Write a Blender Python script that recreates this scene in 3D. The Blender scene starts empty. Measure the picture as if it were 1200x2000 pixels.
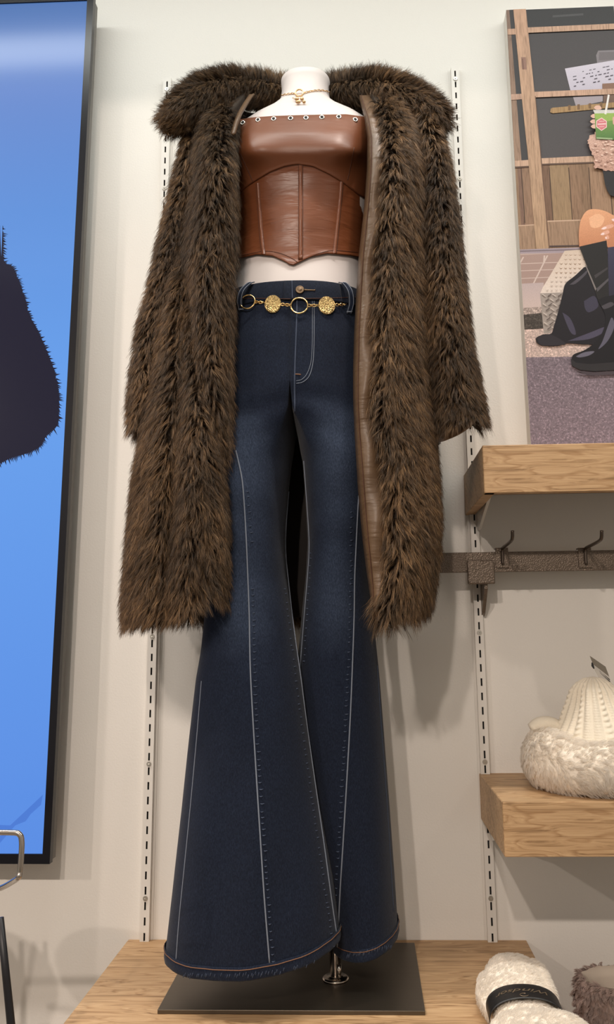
import bpy, bmesh, math, random
import numpy as np
from mathutils import Vector, Matrix
from mathutils.bvhtree import BVHTree

random.seed(7); RNG = np.random.default_rng(11)
SC = bpy.context.scene
COL = SC.collection
ZO = 2.30            # height above the floor of the first wall-track screw; shapes below are written relative to it

# ------------------------------------------------------------------ camera
CAM = np.array([.4007, -1.5907, -1.1398]); YAW, PIT, ROL, FPX, OX, OY = .0381, .1842, -.012, 1640.7, 47.4, -69.8
FW = np.array([-math.sin(YAW)*math.cos(PIT), math.cos(YAW)*math.cos(PIT), math.sin(PIT)])
_r = np.array([math.cos(YAW), math.sin(YAW), 0]); _u = np.cross(_r, FW)
RT = math.cos(ROL)*_r + math.sin(ROL)*_u; UP = -math.sin(ROL)*_r + math.cos(ROL)*_u
cam = bpy.data.cameras.new('camera'); camo = bpy.data.objects.new('camera', cam); COL.objects.link(camo)
M = Matrix(((RT[0], UP[0], -FW[0], CAM[0]), (RT[1], UP[1], -FW[1], CAM[1]), (RT[2], UP[2], -FW[2], CAM[2]+ZO), (0, 0, 0, 1)))
camo.matrix_world = M
cam.sensor_fit = 'VERTICAL'; cam.sensor_height = 36; cam.lens = 36*FPX/2000
cam.shift_x = -OX/2000; cam.shift_y = OY/2000
cam.clip_start = .02
SC.camera = camo

def ray(x, y): return FW + ((x-600-OX)/FPX)*RT - ((y-1000-OY)/FPX)*UP
def P(x, y, Y):                      # point of the plane at distance Y from the wall seen at a picture position
    d = ray(x, y); t = (Y-CAM[1])/d[1]; return CAM + t*d
def PZ(x, y, z):
    d = ray(x, y); t = (z-CAM[2])/d[2]; return CAM + t*d

# ------------------------------------------------------------------ world, lights, exposure
SC.view_settings.view_transform = 'Standard'; SC.view_settings.look = 'None'
SC.view_settings.gamma = 1; SC.view_settings.use_curve_mapping = False
SC.view_settings.exposure = 0.0
W = bpy.data.worlds.new('store'); SC.world = W; W.use_nodes = True
W.node_tree.nodes['Background'].inputs[0].default_value = (1.0, .90, .78, 1)
W.node_tree.nodes['Background'].inputs[1].default_value = .42

def light(name, kind, loc, power, col, **k):
    l = bpy.data.lights.new(name, kind); o = bpy.data.objects.new(name, l); COL.objects.link(o)
    l.energy = power; l.color = col; o.location = (loc[0], loc[1], loc[2]+ZO)
    for a, b in k.items():
        if a == 'aim':
            o.rotation_euler = (Vector(b)-Vector(loc)).to_track_quat('-Z', 'Y').to_euler()
        else: setattr(l, a, b)
    return o
WARM = (1.0, .86, .745); COOL = (.97, 1.0, .95)
# wall-washing strip tucked behind the ceiling drop, and the warm track spots out in the room
light('cove_strip', 'AREA', (.4, -.62, .50), 30, COOL, shape='RECTANGLE', size=3.6, size_y=.12)
for i, (x, pw) in enumerate(((-2.1, 46), (-.25, 46), (.10, 46), (1.9, 6))):
    light('track_spot', 'SPOT', (x, -2.8, .18), pw*1.75, WARM, spot_size=1.45, spot_blend=1., shadow_soft_size=.03, aim=(-.22+.25*x, 0, -1.85))

for x, ax, pw in ((-.67, -.10, 56), (-1.5, -.9, 34), (.62, .80, 30)):
    light('downlight', 'SPOT', (x, -.62, .50), pw, (1.0, .85, .75), spot_size=1.12, spot_blend=1., shadow_soft_size=.03, aim=(ax, -.12, -1.75))

# ------------------------------------------------------------------ helpers
ORG = {}
def empty(name, loc, label=None, cat=None, group=None):
    o = bpy.data.objects.new(name, None); COL.objects.link(o); o.empty_display_size = .05
    o.location = (loc[0], loc[1], loc[2]+ZO); ORG[o.name] = np.array(loc, float)
    tag(o, label, cat, group); return o
def tag(o, label=None, cat=None, group=None, kind=None):
    if label: o['label'] = label
    if cat: o['category'] = cat
    if group: o['group'] = group
    if kind: o['kind'] = kind
def link(name, data, parent=None, org=None):
    """link data whose points are relative to org; org (or the parent's origin) becomes the object's place"""
    o = bpy.data.objects.new(name, data); COL.objects.link(o)
    org = np.array(org if org is not None else (ORG[parent.name] if parent else (0, 0, 0)), float)
    ORG[o.name] = org
    if parent:
        o.parent = parent; o.location = tuple(org-ORG[parent.name])
    else: o.location = (org[0], org[1], org[2]+ZO)
    return o
def mesh(name, V, F, mat, parent=None, smooth=False, org=None, mats=None, fm=None, col=None):
    V = np.asarray(V, float)
    if org is None:
        org = ORG[parent.name] if parent else np.array([*((V.min(0)+V.max(0))/2)[:2], V[:, 2].min()])
    me = bpy.data.meshes.new(name)
    me.from_pydata((V-np.asarray(org)).tolist(), [], [list(map(int, f)) for f in F])
    for m in (mats or [mat]): me.materials.append(m)
    if fm is not None: me.polygons.foreach_set('material_index', fm)
    if smooth: me.polygons.foreach_set('use_smooth', [True]*len(me.polygons))
    if col is not None:
        a = me.attributes.new('tone', 'FLOAT_COLOR', 'POINT')
        c = np.ones((len(V), 4), np.float32); c[:, :3] = col; a.data.foreach_set('color', c.ravel())
    me.update()
    return link(name, me, parent, org)

class MB:
    """collects plain shapes into one mesh"""
    def __init__(s): s.V = []; s.F = []; s.n = 0
    def add(s, V, F):
        V = np.asarray(V, float); s.V.append(V); s.F += [[i+s.n for i in f] for f in F]; s.n += len(V); return s
    def box(s, a, b, R=None, c=None):
        x0, y0, z0 = a; x1, y1, z1 = b
        V = np.array([(x, y, z) for z in (z0, z1) for y in (y0, y1) for x in (x0, x1)], float)
        if R is not None: V = (V-c)@np.array(R).T+c
        return s.add(V, [(0, 2, 3, 1), (4, 5, 7, 6), (0, 1, 5, 4), (2, 6, 7, 3), (0, 4, 6, 2), (1, 3, 7, 5)])
    def tube(s, path, r, n=8, closed=False, cap=True):
        V, F = tube_vf(path, r, n, closed, cap); return s.add(V, F)
    def loft(s, rings, cap=True, closed=True):
        V, F = loft_vf(rings, cap, closed); return s.add(V, F)
    def disc(s, c, r, n, nrm, h=0, rx=None):
        V, F = disc_vf(c, r, n, nrm, h); return s.add(V, F)
    def build(s, name, mat, parent=None, smooth=False, org=None, bevel=0, kind=None):
        o = mesh(name, np.concatenate(s.V), s.F, mat, parent, smooth, org)
        if bevel: bev(o, bevel)
        if kind: o['kind'] = kind
        return o
def bev(o, w, seg=2):
    m = o.modifiers.new('edge', 'BEVEL'); m.width = w; m.segments = seg; m.limit_method = 'ANGLE'; return o
def sub(o, n=1):
    m = o.modifiers.new('smooth', 'SUBSURF'); m.levels = n; m.render_levels = n; return o
def solid(o, t, off=-1):
    m = o.modifiers.new('thick', 'SOLIDIFY'); m.thickness = t; m.offset = off; return o
def tube_vf(path, r, n=8, closed=False, cap=True):
    path = np.asarray(path, float); k = len(path)
    r = np.broadcast_to(np.asarray(r, float), (k,))
    if closed: T = np.roll(path, -1, 0)-np.roll(path, 1, 0)
    else: T = np.gradient(path, axis=0)
    T /= np.linalg.norm(T, axis=1, keepdims=True)+1e-12
    ref = np.array([0, 0, 1.]) if abs(T[0][2]) < .9 else np.array([1., 0, 0])
    A = np.cross(T[0], ref); A /= np.linalg.norm(A); V = []
    for i in range(k):
        A = A-T[i]*(A@T[i]); A /= np.linalg.norm(A)+1e-12; B = np.cross(T[i], A)
        for j in range(n):
            t = 2*math.pi*j/n; V.append(path[i]+r[i]*(A*math.cos(t)+B*math.sin(t)))
    F = []
    for i in range(k if closed else k-1):
        for j in range(n):
            a = i*n+j; b = i*n+(j+1) % n; c = ((i+1) % k)*n+(j+1) % n; d = ((i+1) % k)*n+j
            F.append((a, b, c, d))
    if cap and not closed: F += [tuple(range(n-1, -1, -1)), tuple((k-1)*n+j for j in range(n))]
    return V, F
def loft_vf(rings, cap=True, closed=True):
    k = len(rings); n = len(rings[0]); V = np.concatenate([np.asarray(r, float) for r in rings]); F = []
    for i in range(k-1):
        for j in range(n if closed else n-1):
            a = i*n+j; b = i*n+(j+1) % n; F.append((a, b, b+n, a+n))
    if cap and closed: F += [tuple(range(n-1, -1, -1)), tuple((k-1)*n+j for j in range(n))]
    return V, F
def frame(nrm):
    nrm = np.asarray(nrm, float); nrm = nrm/np.linalg.norm(nrm)
    ref = np.array([0, 0, 1.]) if abs(nrm[2]) < .9 else np.array([1., 0, 0])
    a = np.cross(ref, nrm); a /= np.linalg.norm(a); return a, np.cross(nrm, a), nrm
def ring_pts(c, rx, rz, nrm, n):
    a, b, nn = frame(nrm); t = np.arange(n)*2*math.pi/n
    return np.asarray(c)+np.outer(np.cos(t)*rx, a)+np.outer(np.sin(t)*rz, b)
def disc_vf(c, r, n, nrm, h):
    nn = frame(nrm)[2]; A = ring_pts(c, r, r, nrm, n); B = ring_pts(np.asarray(c)+nn*h, r*.86, r*.86, nrm, n)
    return loft_vf([A, B])
def lerp(y, ys, vs): return np.interp(y, ys, vs)
def spl(pts, m=8):
    """smooth curve through points"""
    p = np.asarray(pts, float); p = np.vstack([2*p[0]-p[1], p, 2*p[-1]-p[-2]]); out = []
    for i in range(1, len(p)-2):
        for t in np.linspace(0, 1, m, endpoint=False):
            a, b, c, d = p[i-1:i+3]
            out.append(.5*((2*b)+(c-a)*t+(2*a-5*b+4*c-d)*t*t+(3*b-a-3*c+d)*t**3))
    out.append(p[-2]); return np.array(out)

def bvh_of(*objs):
    V = []; F = []; n = 0
    for o in objs:
        vs = [Vector(v.co)+Vector(ORG[o.name]) for v in o.data.vertices]
        V += vs; F += [[i+n for i in p.vertices] for p in o.data.polygons]; n += len(vs)
    return BVHTree.FromPolygons(V, F)
def hit(b, x, y, lift=0.0):
    """where the line of sight through a picture position meets a built surface, lifted off along its normal"""
    d = Vector(ray(x, y)).normalized(); l, nr, i, _ = b.ray_cast(Vector(CAM), d)
    if l is None: return None
    if nr.dot(d) > 0: nr = -nr
    return np.array(l)+np.array(nr)*lift, np.array(nr)
def on(b, pts, lift=0.0, m=6):
    q = spl([(x, y, 0) for x, y in pts], m) if m else [(x, y, 0) for x, y in pts]
    out = [hit(b, p[0], p[1], lift) for p in q]; return np.array([o[0] for o in out if o is not None])

# ------------------------------------------------------------------ materials
def srgb(r, g, b):
    f = lambda c: (c/255/12.92 if c/255 <= .04045 else ((c/255+.055)/1.055)**2.4)
    return (f(r), f(g), f(b), 1)
class NT:
    def __init__(s, name):
        s.m = bpy.data.materials.new(name); s.m.use_nodes = True; s.t = s.m.node_tree
        s.b = s.t.nodes['Principled BSDF']
    def n(s, typ, **k):
        x = s.t.nodes.new(typ)
        for a, v in k.items():
            if a in ('inp',):
                for kk, vv in v.items():
                    if isinstance(vv, bpy.types.NodeSocket): s.t.links.new(vv, x.inputs[kk])
                    else: x.inputs[kk].default_value = vv
            else: setattr(x, a, v)
        return x
    def set(s, **k):
        for a, v in k.items():
            a = {'rough': 'Roughness', 'metal': 'Metallic', 'col': 'Base Color', 'spec': 'Specular IOR Level', 'coat': 'Coat Weight', 'crough': 'Coat Roughness',
                 'ecol': 'Emission Color', 'estr': 'Emission Strength', 'nor': 'Normal', 'sheen': 'Sheen Weight', 'alpha': 'Alpha', 'trans': 'Transmission Weight'}[a]
            if isinstance(v, bpy.types.NodeSocket): s.t.links.new(v, s.b.inputs[a])
            else: s.b.inputs[a].default_value = v
        return s
    def coord(s, scale=(1, 1, 1), which='Object', rot=(0, 0, 0), loc=(0, 0, 0)):
        tc = s.n('ShaderNodeTexCoord'); mp = s.n('ShaderNodeMapping', inp={'Vector': tc.outputs[which], 'Scale': scale, 'Rotation': rot, 'Location': loc}); return mp.outputs[0]
    def noise(s, vec, scale=5, detail=3, rough=.5, dist=0):
        return s.n('ShaderNodeTexNoise', inp={'Vector': vec, 'Scale': scale, 'Detail': detail, 'Roughness': rough, 'Distortion': dist}).outputs[0]
    def ramp(s, fac, stops):
        r = s.n('ShaderNodeValToRGB', inp={'Fac': fac}); e = r.color_ramp.elements
        while len(e) < len(stops): e.new(.5)
        for x, (p, c) in zip(e, stops): x.position = p; x.color = c if len(c) == 4 else (*c, 1)
        return r.outputs[0]
    def mix(s, fac, a, b, mode='MIX'):
        x = s.n('ShaderNodeMix', data_type='RGBA', blend_type=mode)
        for i, v in ((0, fac), (6, a), (7, b)):
            if isinstance(v, bpy.types.NodeSocket): s.t.links.new(v, x.inputs[i])
            else: x.inputs[i].default_value = v
        return x.outputs[2]
    def math(s, op, a, b=0.):
        x = s.n('ShaderNodeMath', operation=op)
        for i, v in enumerate((a, b)):
            if isinstance(v, bpy.types.NodeSocket): s.t.links.new(v, x.inputs[i])
            else: x.inputs[i].default_value = v
        return x.outputs[0]
    def bump(s, h, strength=.3, dist=.002, nor=None):
        i = {'Height': h, 'Strength': strength, 'Distance': dist}
        if nor is not None: i['Normal'] = nor
        return s.n('ShaderNodeBump', inp=i).outputs[0]
    def attr(s, name): return s.n('ShaderNodeAttribute', attribute_name=name)
def plain(name, col, rough=.5, metal=0, spec=.5, bumps=None, **k):
    t = NT(name); t.set(col=col, rough=rough, metal=metal, spec=spec, **k)
    if bumps: t.set(nor=t.bump(t.noise(t.coord(), bumps[0], 3), bumps[1], bumps[2]))
    return t.m
MT = {}
def m_wall():
    t = NT('wall_paint'); c = t.coord()
    n = t.noise(c, 260, 3, .6); t.set(rough=.62, spec=.25, col=t.mix(t.noise(c, 3, 3), srgb(226, 222, 216), srgb(230, 227, 222)), nor=t.bump(n, .25, .0015)); return t.m
def m_oak(name, dark=1.0):
    t = NT(name); c = t.coord((1, 1, 1))
    w = t.noise(t.coord((1.1, 7, 7)), 2.2, 3, .5)
    st = t.n('ShaderNodeMapping', inp={'Vector': c, 'Scale': (1.5, 75, 130)}).outputs[0]
    dv = t.n('ShaderNodeVectorMath', operation='MULTIPLY_ADD'); t.t.links.new(w, dv.inputs[0]); dv.inputs[1].default_value = (.6, 14, 14); t.t.links.new(st, dv.inputs[2])
    g = t.noise(dv.outputs[0], 1.5, 4, .62)
    rings = t.n('ShaderNodeMath', operation='FRACT', inp={0: t.math('MULTIPLY', w, 17.)}).outputs[0]
    ring = t.ramp(rings, [(0, (1, 1, 1)), (.72, (1, 1, 1)), (.9, (.70, .62, .54)), (1, (1, 1, 1))])
    base = t.ramp(g, [(.30, srgb(142, 112, 80)), (.46, srgb(184, 150, 112)), (.7, srgb(203, 170, 131))])
    pore = t.noise(t.coord((7, 300, 300)), 1.6, 2, .5)
    pr = t.ramp(pore, [(.34, (.62, .55, .48)), (.44, (1, 1, 1))])
    col = t.mix(.75, base, ring, 'MULTIPLY'); col = t.mix(.6, col, pr, 'MULTIPLY')
    if dark != 1: col = t.mix(1., col, (dark, dark, dark, 1), 'MULTIPLY')
    t.set(col=col, rough=.5, spec=.3, nor=t.bump(pore, .25, .0006)); return t.m
MT['wall'] = m_wall()
MT['oak'] = m_oak('oak_veneer')
MT['ply'] = plain('plywood_edge', srgb(150, 120, 88), .7, bumps=(120, .3, .001))
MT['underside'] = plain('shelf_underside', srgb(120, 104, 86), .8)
MT['track'] = plain('white_powder_coat', srgb(222, 218, 212), .4, spec=.4)
MT['screw'] = plain('zinc_screw', srgb(190, 186, 178), .35, .9)
MT['floor'] = plain('floor_tile', srgb(150, 138, 124), .45)
MT['ceil'] = plain('ceiling_paint', srgb(225, 222, 216), .8)
MT['black_plastic'] = plain('black_plastic', srgb(18, 18, 24), .25, spec=.3)
MT['black_metal'] = plain('black_metal', srgb(30, 29, 32), .42, .2)
MT['tvside'] = plain('grey_plastic', srgb(105, 102, 98), .45)
MT['chrome'] = plain('brushed_chrome', srgb(190, 180, 170), .22, 1)
MT['gold'] = plain('gold_metal', (.86, .60, .27, 1), .16, 1)
MT['rosegold'] = plain('rose_gold_metal', (.66, .42, .22, 1), .24, 1)
MT['silver'] = plain('silver_eyelet', (.82, .80, .76, 1), .2, 1)
MT['dark'] = plain('eyelet_hole', (.012, .01, .009, 1), .8)
MT['mannequin'] = plain('white_mannequin_gloss', srgb(215, 206, 203), .45, spec=.35)
MT['wire'] = plain('dark_bronze_wire', srgb(86, 76, 68), .38, .8)
def m_hammer():
    t = NT('hammered_bronze_coat'); c = t.coord()
    v = t.n('ShaderNodeTexVoronoi', feature='F1', inp={'Vector': c, 'Scale': 420.}).outputs[0]
    t.set(col=t.mix(t.noise(c, 300, 2), srgb(92, 80, 70), srgb(120, 106, 93)), rough=.4, metal=.45, nor=t.bump(v, .55, .0012)); return t.m
MT['hammer'] = m_hammer()
def m_steel():
    t = NT('brushed_dark_steel'); n = t.noise(t.coord((4, 500, 30)), 2, 2)
    t.set(col=srgb(96, 88, 78), metal=.85, rough=t.n('ShaderNodeMapRange', inp={0: n, 3: .30, 4: .42}).outputs[0], nor=t.bump(n, .04, .0004)); return t.m
MT['steel'] = m_steel()
def m_leather(name, c1, c2, rough=.34, spec=.5, wr=.12):
    t = NT(name); c = t.coord()
    n1 = t.noise(c, 9, 4, .55, .6); n2 = t.noise(c, 900, 2)
    col = t.mix(n1, c1, c2)
    nor = t.bump(t.noise(t.coord((5, 8, 26)), 2.4, 3, .5, .5), wr, .004); nor = t.bump(n2, .06, .0004, nor)
    t.set(col=col, rough=rough, spec=spec, nor=nor); return t.m
MT['leather'] = m_leather('brown_faux_leather', srgb(100, 57, 35), srgb(120, 70, 43), .42)
MT['leather_lo'] = m_leather('brown_faux_leather_creased', srgb(106, 59, 35), srgb(126, 72, 43), .36, .5, .6)
MT['thread'] = plain('brown_thread', srgb(70, 36, 20), .7)
MT['satin'] = m_leather('brown_satin_lining', srgb(78, 60, 44), srgb(104, 79, 55), .42, .4, .6)
MT['lining_shaded'] = plain('shaded_satin_lining', srgb(34, 27, 23), .5, spec=.3)  # lining colour darkened to carry the shade inside the coat
def m_denim():
    t = NT('indigo_denim'); a = t.attr('tone').outputs['Fac']; c = t.coord()
    n1 = t.noise(t.coord((900, 900, 260)), 1.0, 2, .6); n2 = t.noise(c, 14, 3, .6); n3 = t.noise(t.coord((420, 420, 1500)), 1.0, 2)
    f = t.math('ADD', a, t.math('MULTIPLY', t.math('SUBTRACT', n2, .5), .22))
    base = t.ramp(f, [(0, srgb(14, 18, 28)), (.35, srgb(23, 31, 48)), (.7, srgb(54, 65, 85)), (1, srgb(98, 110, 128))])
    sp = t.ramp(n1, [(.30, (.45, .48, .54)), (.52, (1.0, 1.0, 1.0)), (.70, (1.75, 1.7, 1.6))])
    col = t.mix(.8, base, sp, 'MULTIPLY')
    t.set(col=col, rough=.85, spec=.15, sheen=.08, nor=t.bump(t.math('ADD', n1, n3), .35, .0008)); return t.m
MT['denim'] = m_denim()
MT['denim_thread'] = plain('pale_denim_thread', srgb(120, 128, 142), .8)
MT['denim_pale'] = plain('faded_denim_edge', srgb(60, 70, 90), .9, bumps=(500, .5, .001))
MT['rust_thread'] = plain('rust_thread', srgb(120, 84, 60), .8)
MT['button'] = plain('antique_brass_button', (.16, .11, .07, 1), .5, 1)
def m_medal():
    t = NT('engraved_gold'); c = t.coord()
    v = t.n('ShaderNodeTexVoronoi', feature='DISTANCE_TO_EDGE', inp={'Vector': c, 'Scale': 340.}).outputs[0]
    t.set(col=(.72, .50, .22, 1), metal=1, rough=.36, nor=t.bump(t.math('ADD', v, t.noise(c, 420, 3)), 1.0, .004)); return t.m
MT['medal'] = m_medal()
def m_fur(name, stops, rough=.5, spec=.35, var=(.55, 1.5), soft=0):
    t = NT(name); h = t.n('ShaderNodeHairInfo')
    base = t.ramp(h.outputs['Intercept'], stops)
    k = t.n('ShaderNodeMapRange', inp={0: h.outputs['Random'], 3: var[0], 4: var[1]}).outputs[0]
    tint = t.attr('tint').outputs['Fac']
    kk = t.math('MULTIPLY', k, tint)
    cc = t.n('ShaderNodeVectorMath', operation='SCALE', inp={0: base, 'Scale': kk}).outputs[0]
    t.set(col=cc, rough=rough, spec=spec)
    if soft:
        tr = t.n('ShaderNodeBsdfTranslucent', inp={'Color': cc}); mx = t.n('ShaderNodeMixShader', inp={0: soft, 1: t.b.outputs[0], 2: tr.outputs[0]})
        t.t.links.new(mx.outputs[0], t.t.nodes['Material Output'].inputs['Surface'])
    return t.m
MT['fur'] = m_fur('brown_faux_fur', [(0, (.022, .014, .008)), (.35, (.070, .040, .019)), (.75, (.150, .087, .040)), (1, (.072, .042, .022))])
MT['fur_base'] = plain('fur_backing', (.032, .021, .013, 1), .9)
MT['white_fur'] = m_fur('white_plush', [(0, (.84, .78, .71)), (1, (.93, .89, .83))], .8, .1, (.95, 1.04), .5)
MT['white_base'] = plain('white_plush_backing', srgb(244, 234, 220), .9, bumps=(240, .5, .002))
MT['mauve_fur'] = m_fur('mauve_plush', [(0, (.40, .31, .28)), (1, (.56, .45, .41))], .8, .1, (.85, 1.15), .35)
MT['mauve_base'] = plain('mauve_plush_backing', srgb(150, 130, 122), .9, bumps=(160, .6, .003))
MT['lining_pale'] = plain('pale_cotton_lining', srgb(205, 192, 178), .8)
def m_knit():
    t = NT('cream_knit'); c = t.coord((420, 420, 260)); n = t.noise(c, 1.2, 2)
    t.set(col=srgb(232, 222, 204), rough=.85, spec=.15, sheen=.2, nor=t.bump(n, .5, .0012)); return t.m
MT['knit'] = m_knit()
MT['card'] = plain('white_card', srgb(214, 208, 200), .5)
MT['card_grey'] = plain('grey_printed_card', srgb(132, 124, 112), .45)
MT['band'] = plain('black_paper_band', srgb(28, 27, 28), .42, bumps=(90, .15, .002))
MT['band_text'] = plain('bronze_foil', srgb(120, 104, 84), .4, .3)

# ------------------------------------------------------------------ hair
def fur(name, parent, V, F, n_strands, length, comb, mat, per=14, clump=.0065, radius=.00042, conv=.6, lift=.75, K=6, curl=.12,
        keep=None, lvar=(.7, 1.15), sway=.25, seed=1, tintv=(.55, 1.45), patch=.30):
    """strands grown in tapering tufts from a triangle soup; comb(points, normals) gives the lie of the pile"""
    rg = np.random.default_rng(seed)
    V = np.asarray(V, float); T = []
    for f in F:
        for i in range(1, len(f)-1): T.append((f[0], f[i], f[i+1]))
    T = np.array(T)
    A, B, C = V[T[:, 0]], V[T[:, 1]], V[T[:, 2]]
    N = np.cross(B-A, C-A); ar = np.linalg.norm(N, axis=1)
    vn = np.zeros_like(V)
    for k in range(3): np.add.at(vn, T[:, k], N)
    vn /= np.linalg.norm(vn, axis=1, keepdims=True)+1e-12
    if keep is not None:
        ok = keep((A+B+C)/3, N/(ar[:, None]+1e-12)); T, A, B, C, ar = T[ok], A[ok], B[ok], C[ok], ar[ok]
    nc = max(1, n_strands//per)
    ti = rg.choice(len(T), nc, p=ar/ar.sum()); u = rg.random(nc); v = rg.random(nc); fl = u+v > 1; u[fl] = 1-u[fl]; v[fl] = 1-v[fl]
    p = A[ti]+(B-A)[ti]*u[:, None]+(C-A)[ti]*v[:, None]
    n = vn[T[ti, 0]]*(1-u-v)[:, None]+vn[T[ti, 1]]*u[:, None]+vn[T[ti, 2]]*v[:, None]
    n /= np.linalg.norm(n, axis=1, keepdims=True)+1e-12
    c = comb(p, n)
    # slow swirls of the pile, then a little disorder tuft by tuft
    def wob(q, s): return np.sin(q[:, 0]*s+1.3*np.sin(q[:, 2]*s*.7+q[:, 1]*s))
    side = np.cross(n, c)
    c = c+side*(sway*wob(p, 55)+sway*.8*wob(p[:, [2, 0, 1]]+.3, 90)+.30*rg.normal(size=nc))[:, None]+rg.normal(size=(nc, 3))*.14
    c = c-n*(c*n).sum(1)[:, None]*.85
    c /= np.linalg.norm(c, axis=1, keepdims=True)+1e-12
    L = length*rg.uniform(lvar[0], lvar[1], nc)
    tint = np.exp(rg.uniform(math.log(tintv[0]), math.log(tintv[1]), nc))*(1+patch*wob(p, 30))
    # strands
    rep = per; m = nc*rep
    n2 = np.repeat(n, rep, 0); c2 = np.repeat(c, rep, 0); L2 = np.repeat(L, rep)*rg.uniform(.75, 1.1, m)
    t1 = np.cross(n2, c2); t1 /= np.linalg.norm(t1, axis=1, keepdims=True)+1e-12; t2 = np.cross(n2, t1)
    rr = clump*np.sqrt(rg.random(m)); an = rg.random(m)*2*math.pi
    off = t1*(rr*np.cos(an))[:, None]+t2*(rr*np.sin(an))[:, None]
    root = np.repeat(p, rep, 0)-n2*.001
    jit = rg.normal(size=(m, 3))*curl
    pts = np.zeros((m, K, 3)); pos = np.zeros((m, 3)); ts = np.linspace(0, 1, K)
    for k in range(K):
        t = ts[k]
        pts[:, k] = root+pos+off*(1-conv*t**.8)
        d = n2*(lift*(1-t)+.10)+c2*(.35+.75*t)+jit*t*.8
        d /= np.linalg.norm(d, axis=1, keepdims=True)
        pos = pos+d*(L2/(K-1))[:, None]
    org = ORG[parent.name]
    cu = bpy.data.hair_curves.new(name); cu.add_curves([K]*m)
    cu.attributes['position'].data.foreach_set('vector', (pts-org).astype(np.float32).ravel())
    ra = cu.attributes.get('radius') or cu.attributes.new('radius', 'FLOAT', 'POINT')
    ra.data.foreach_set('value', np.tile(radius*(1-.85*ts**1.6), m).astype(np.float32))
    ta = cu.attributes.new('tint', 'FLOAT', 'CURVE'); ta.data.foreach_set('value', np.repeat(tint, rep).astype(np.float32))
    cu.materials.append(mat)
    o = link(name, cu, parent); o['kind'] = 'stuff'; return o

# ------------------------------------------------------------------ the setting
WY = .012                                   # face of the wall
def struct(name, a, b, mat):
    o = MB().box(a, b).build(name, MT[mat]); o['kind'] = 'structure'; return o
struct('wall_back', (-2.6, WY, -ZO), (3.2, WY+.1, .60), 'wall')
struct('floor', (-2.6, -4.6, -ZO-.05), (3.2, WY, -ZO), 'floor')
struct('ceiling', (-2.6, -4.6, .56), (3.2, WY, .60), 'ceil')
struct('trim_1', (-2.6, -1.30, .075), (3.2, -1.20, .56), 'ceil')

# ------------------------------------------------------------------ slotted wall tracks
def wall_track(x, label):
    zt, zb = .029, -2.02
    o = empty('wall_track', (x, WY, zb), label, 'wall track', 'slotted wall tracks')
    b = MB(); hw, t, sl = .0082, .0016, .0016
    b.box((x-hw, 0, zb), (x-sl, t, zt)).box((x+sl, 0, zb), (x+hw, t, zt))
    b.box((x-hw, t, zb), (x-hw+t, WY, zt)).box((x+hw-t, t, zb), (x+hw, WY, zt))
    b.box((x+hw, WY-.0018, zb), (x+hw+.0045, WY, zt)).box((x-hw-.0045, WY-.0018, zb), (x-hw, WY, zt))
    z = zt
    k = 0
    while True:
        sc = -(k-.5)*.0254                     # slot centre
        top = sc+.0068; bot = sc-.0068
        b.box((x-sl, 0, max(top, zb)), (x+sl, t, z)); z = bot; k += 1
        if z < zb+.03: break
    b.box((x-sl, 0, zb), (x+sl, t, z))
    b.build('channel', MT['track'], o)
    MB().box((x-hw+t, .0062, zb), (x+hw-t, .0068, zt-.002)).build('slot_shade', MT['dark'], o)  # added black strip, stands in for the shade inside the hollow channel
    s0 = None
    for j in range(9):
        zz = -j*.2286
        if s0 is None:
            sb = MB().disc((0, -.0002, 0), .0046, 14, (0, -1, 0), .0016)
            sb.tube([(0, -.0021, -.0012), (0, -.0021, .0012)], .0009, 5).tube([(-.0012, -.0021, 0), (.0012, -.0021, 0)], .0009, 5)
            s0 = sb.build('screw', MT['screw'], o, True, org=(x, 0, zz)) if False else mesh('screw', np.concatenate(sb.V)+np.array([x, 0, zz]), sb.F, MT['screw'], o, False, org=np.array([x, 0, zz]))
        else:
            s = s0.copy(); COL.objects.link(s); s.parent = o; s.location = (0, -WY, zz-zb)
wall_track(0., 'white slotted metal wall track between the screen and the mannequin')
wall_track(.611, 'white slotted metal wall track running behind the ends of the oak shelves')

# ------------------------------------------------------------------ oak shelves and the platform
def shelf(name, x0, x1, d, zt, h, label, cat, group=None, brackets=(.611,)):
    o = empty(name, (x0, WY, zt-h), label, cat, group); t = .018
    bev(MB().box((x0, -d, zt-t), (x1, WY, zt)).build('top_panel', MT['oak'], o), .0012)
    bev(MB().box((x0, -d-.0006, zt-h), (x1, -d+t, zt-.0006)).build('front_panel', MT['oak'], o), .0012)
    for a in (x0-.0005, x1-t+.0005):
        bev(MB().box((a, -d+.0004, zt-h), (a+t, WY, zt-.0006)).build('side_panel', MT['oak'], o), .0012)
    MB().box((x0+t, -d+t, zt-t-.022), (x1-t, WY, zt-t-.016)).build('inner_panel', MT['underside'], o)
    for bx in brackets:
        prof = [(WY-.004, zt-t-.022), (-d+.05, zt-t-.022), (-d+.05, zt-t-.040), (-.02, zt-h-.030), (WY-.004, zt-h-.030)]
        V = [(bx+s, y, z) for s in (-.0025, .0025) for y, z in prof]
        n = len(prof); F = [tuple(range(n)), tuple(range(2*n-1, n-1, -1))]+[(i, i+n, (i+1) % n+n, (i+1) % n) for i in range(n)]
        mesh('bracket', V, F, MT['track'], o)
    return o
shelf('wall_shelf', .596, 1.235, .25, -.8435, .0785, 'oak wall shelf directly below the street-scene poster, above the hook rail', 'shelf', 'oak wall shelves', (.618, 1.21))
shelf('wall_shelf', .6015, 1.24, .25, -1.3927, .078, 'oak wall shelf carrying the white plush hat', 'shelf', 'oak wall shelves', (.618, 1.21))
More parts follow.
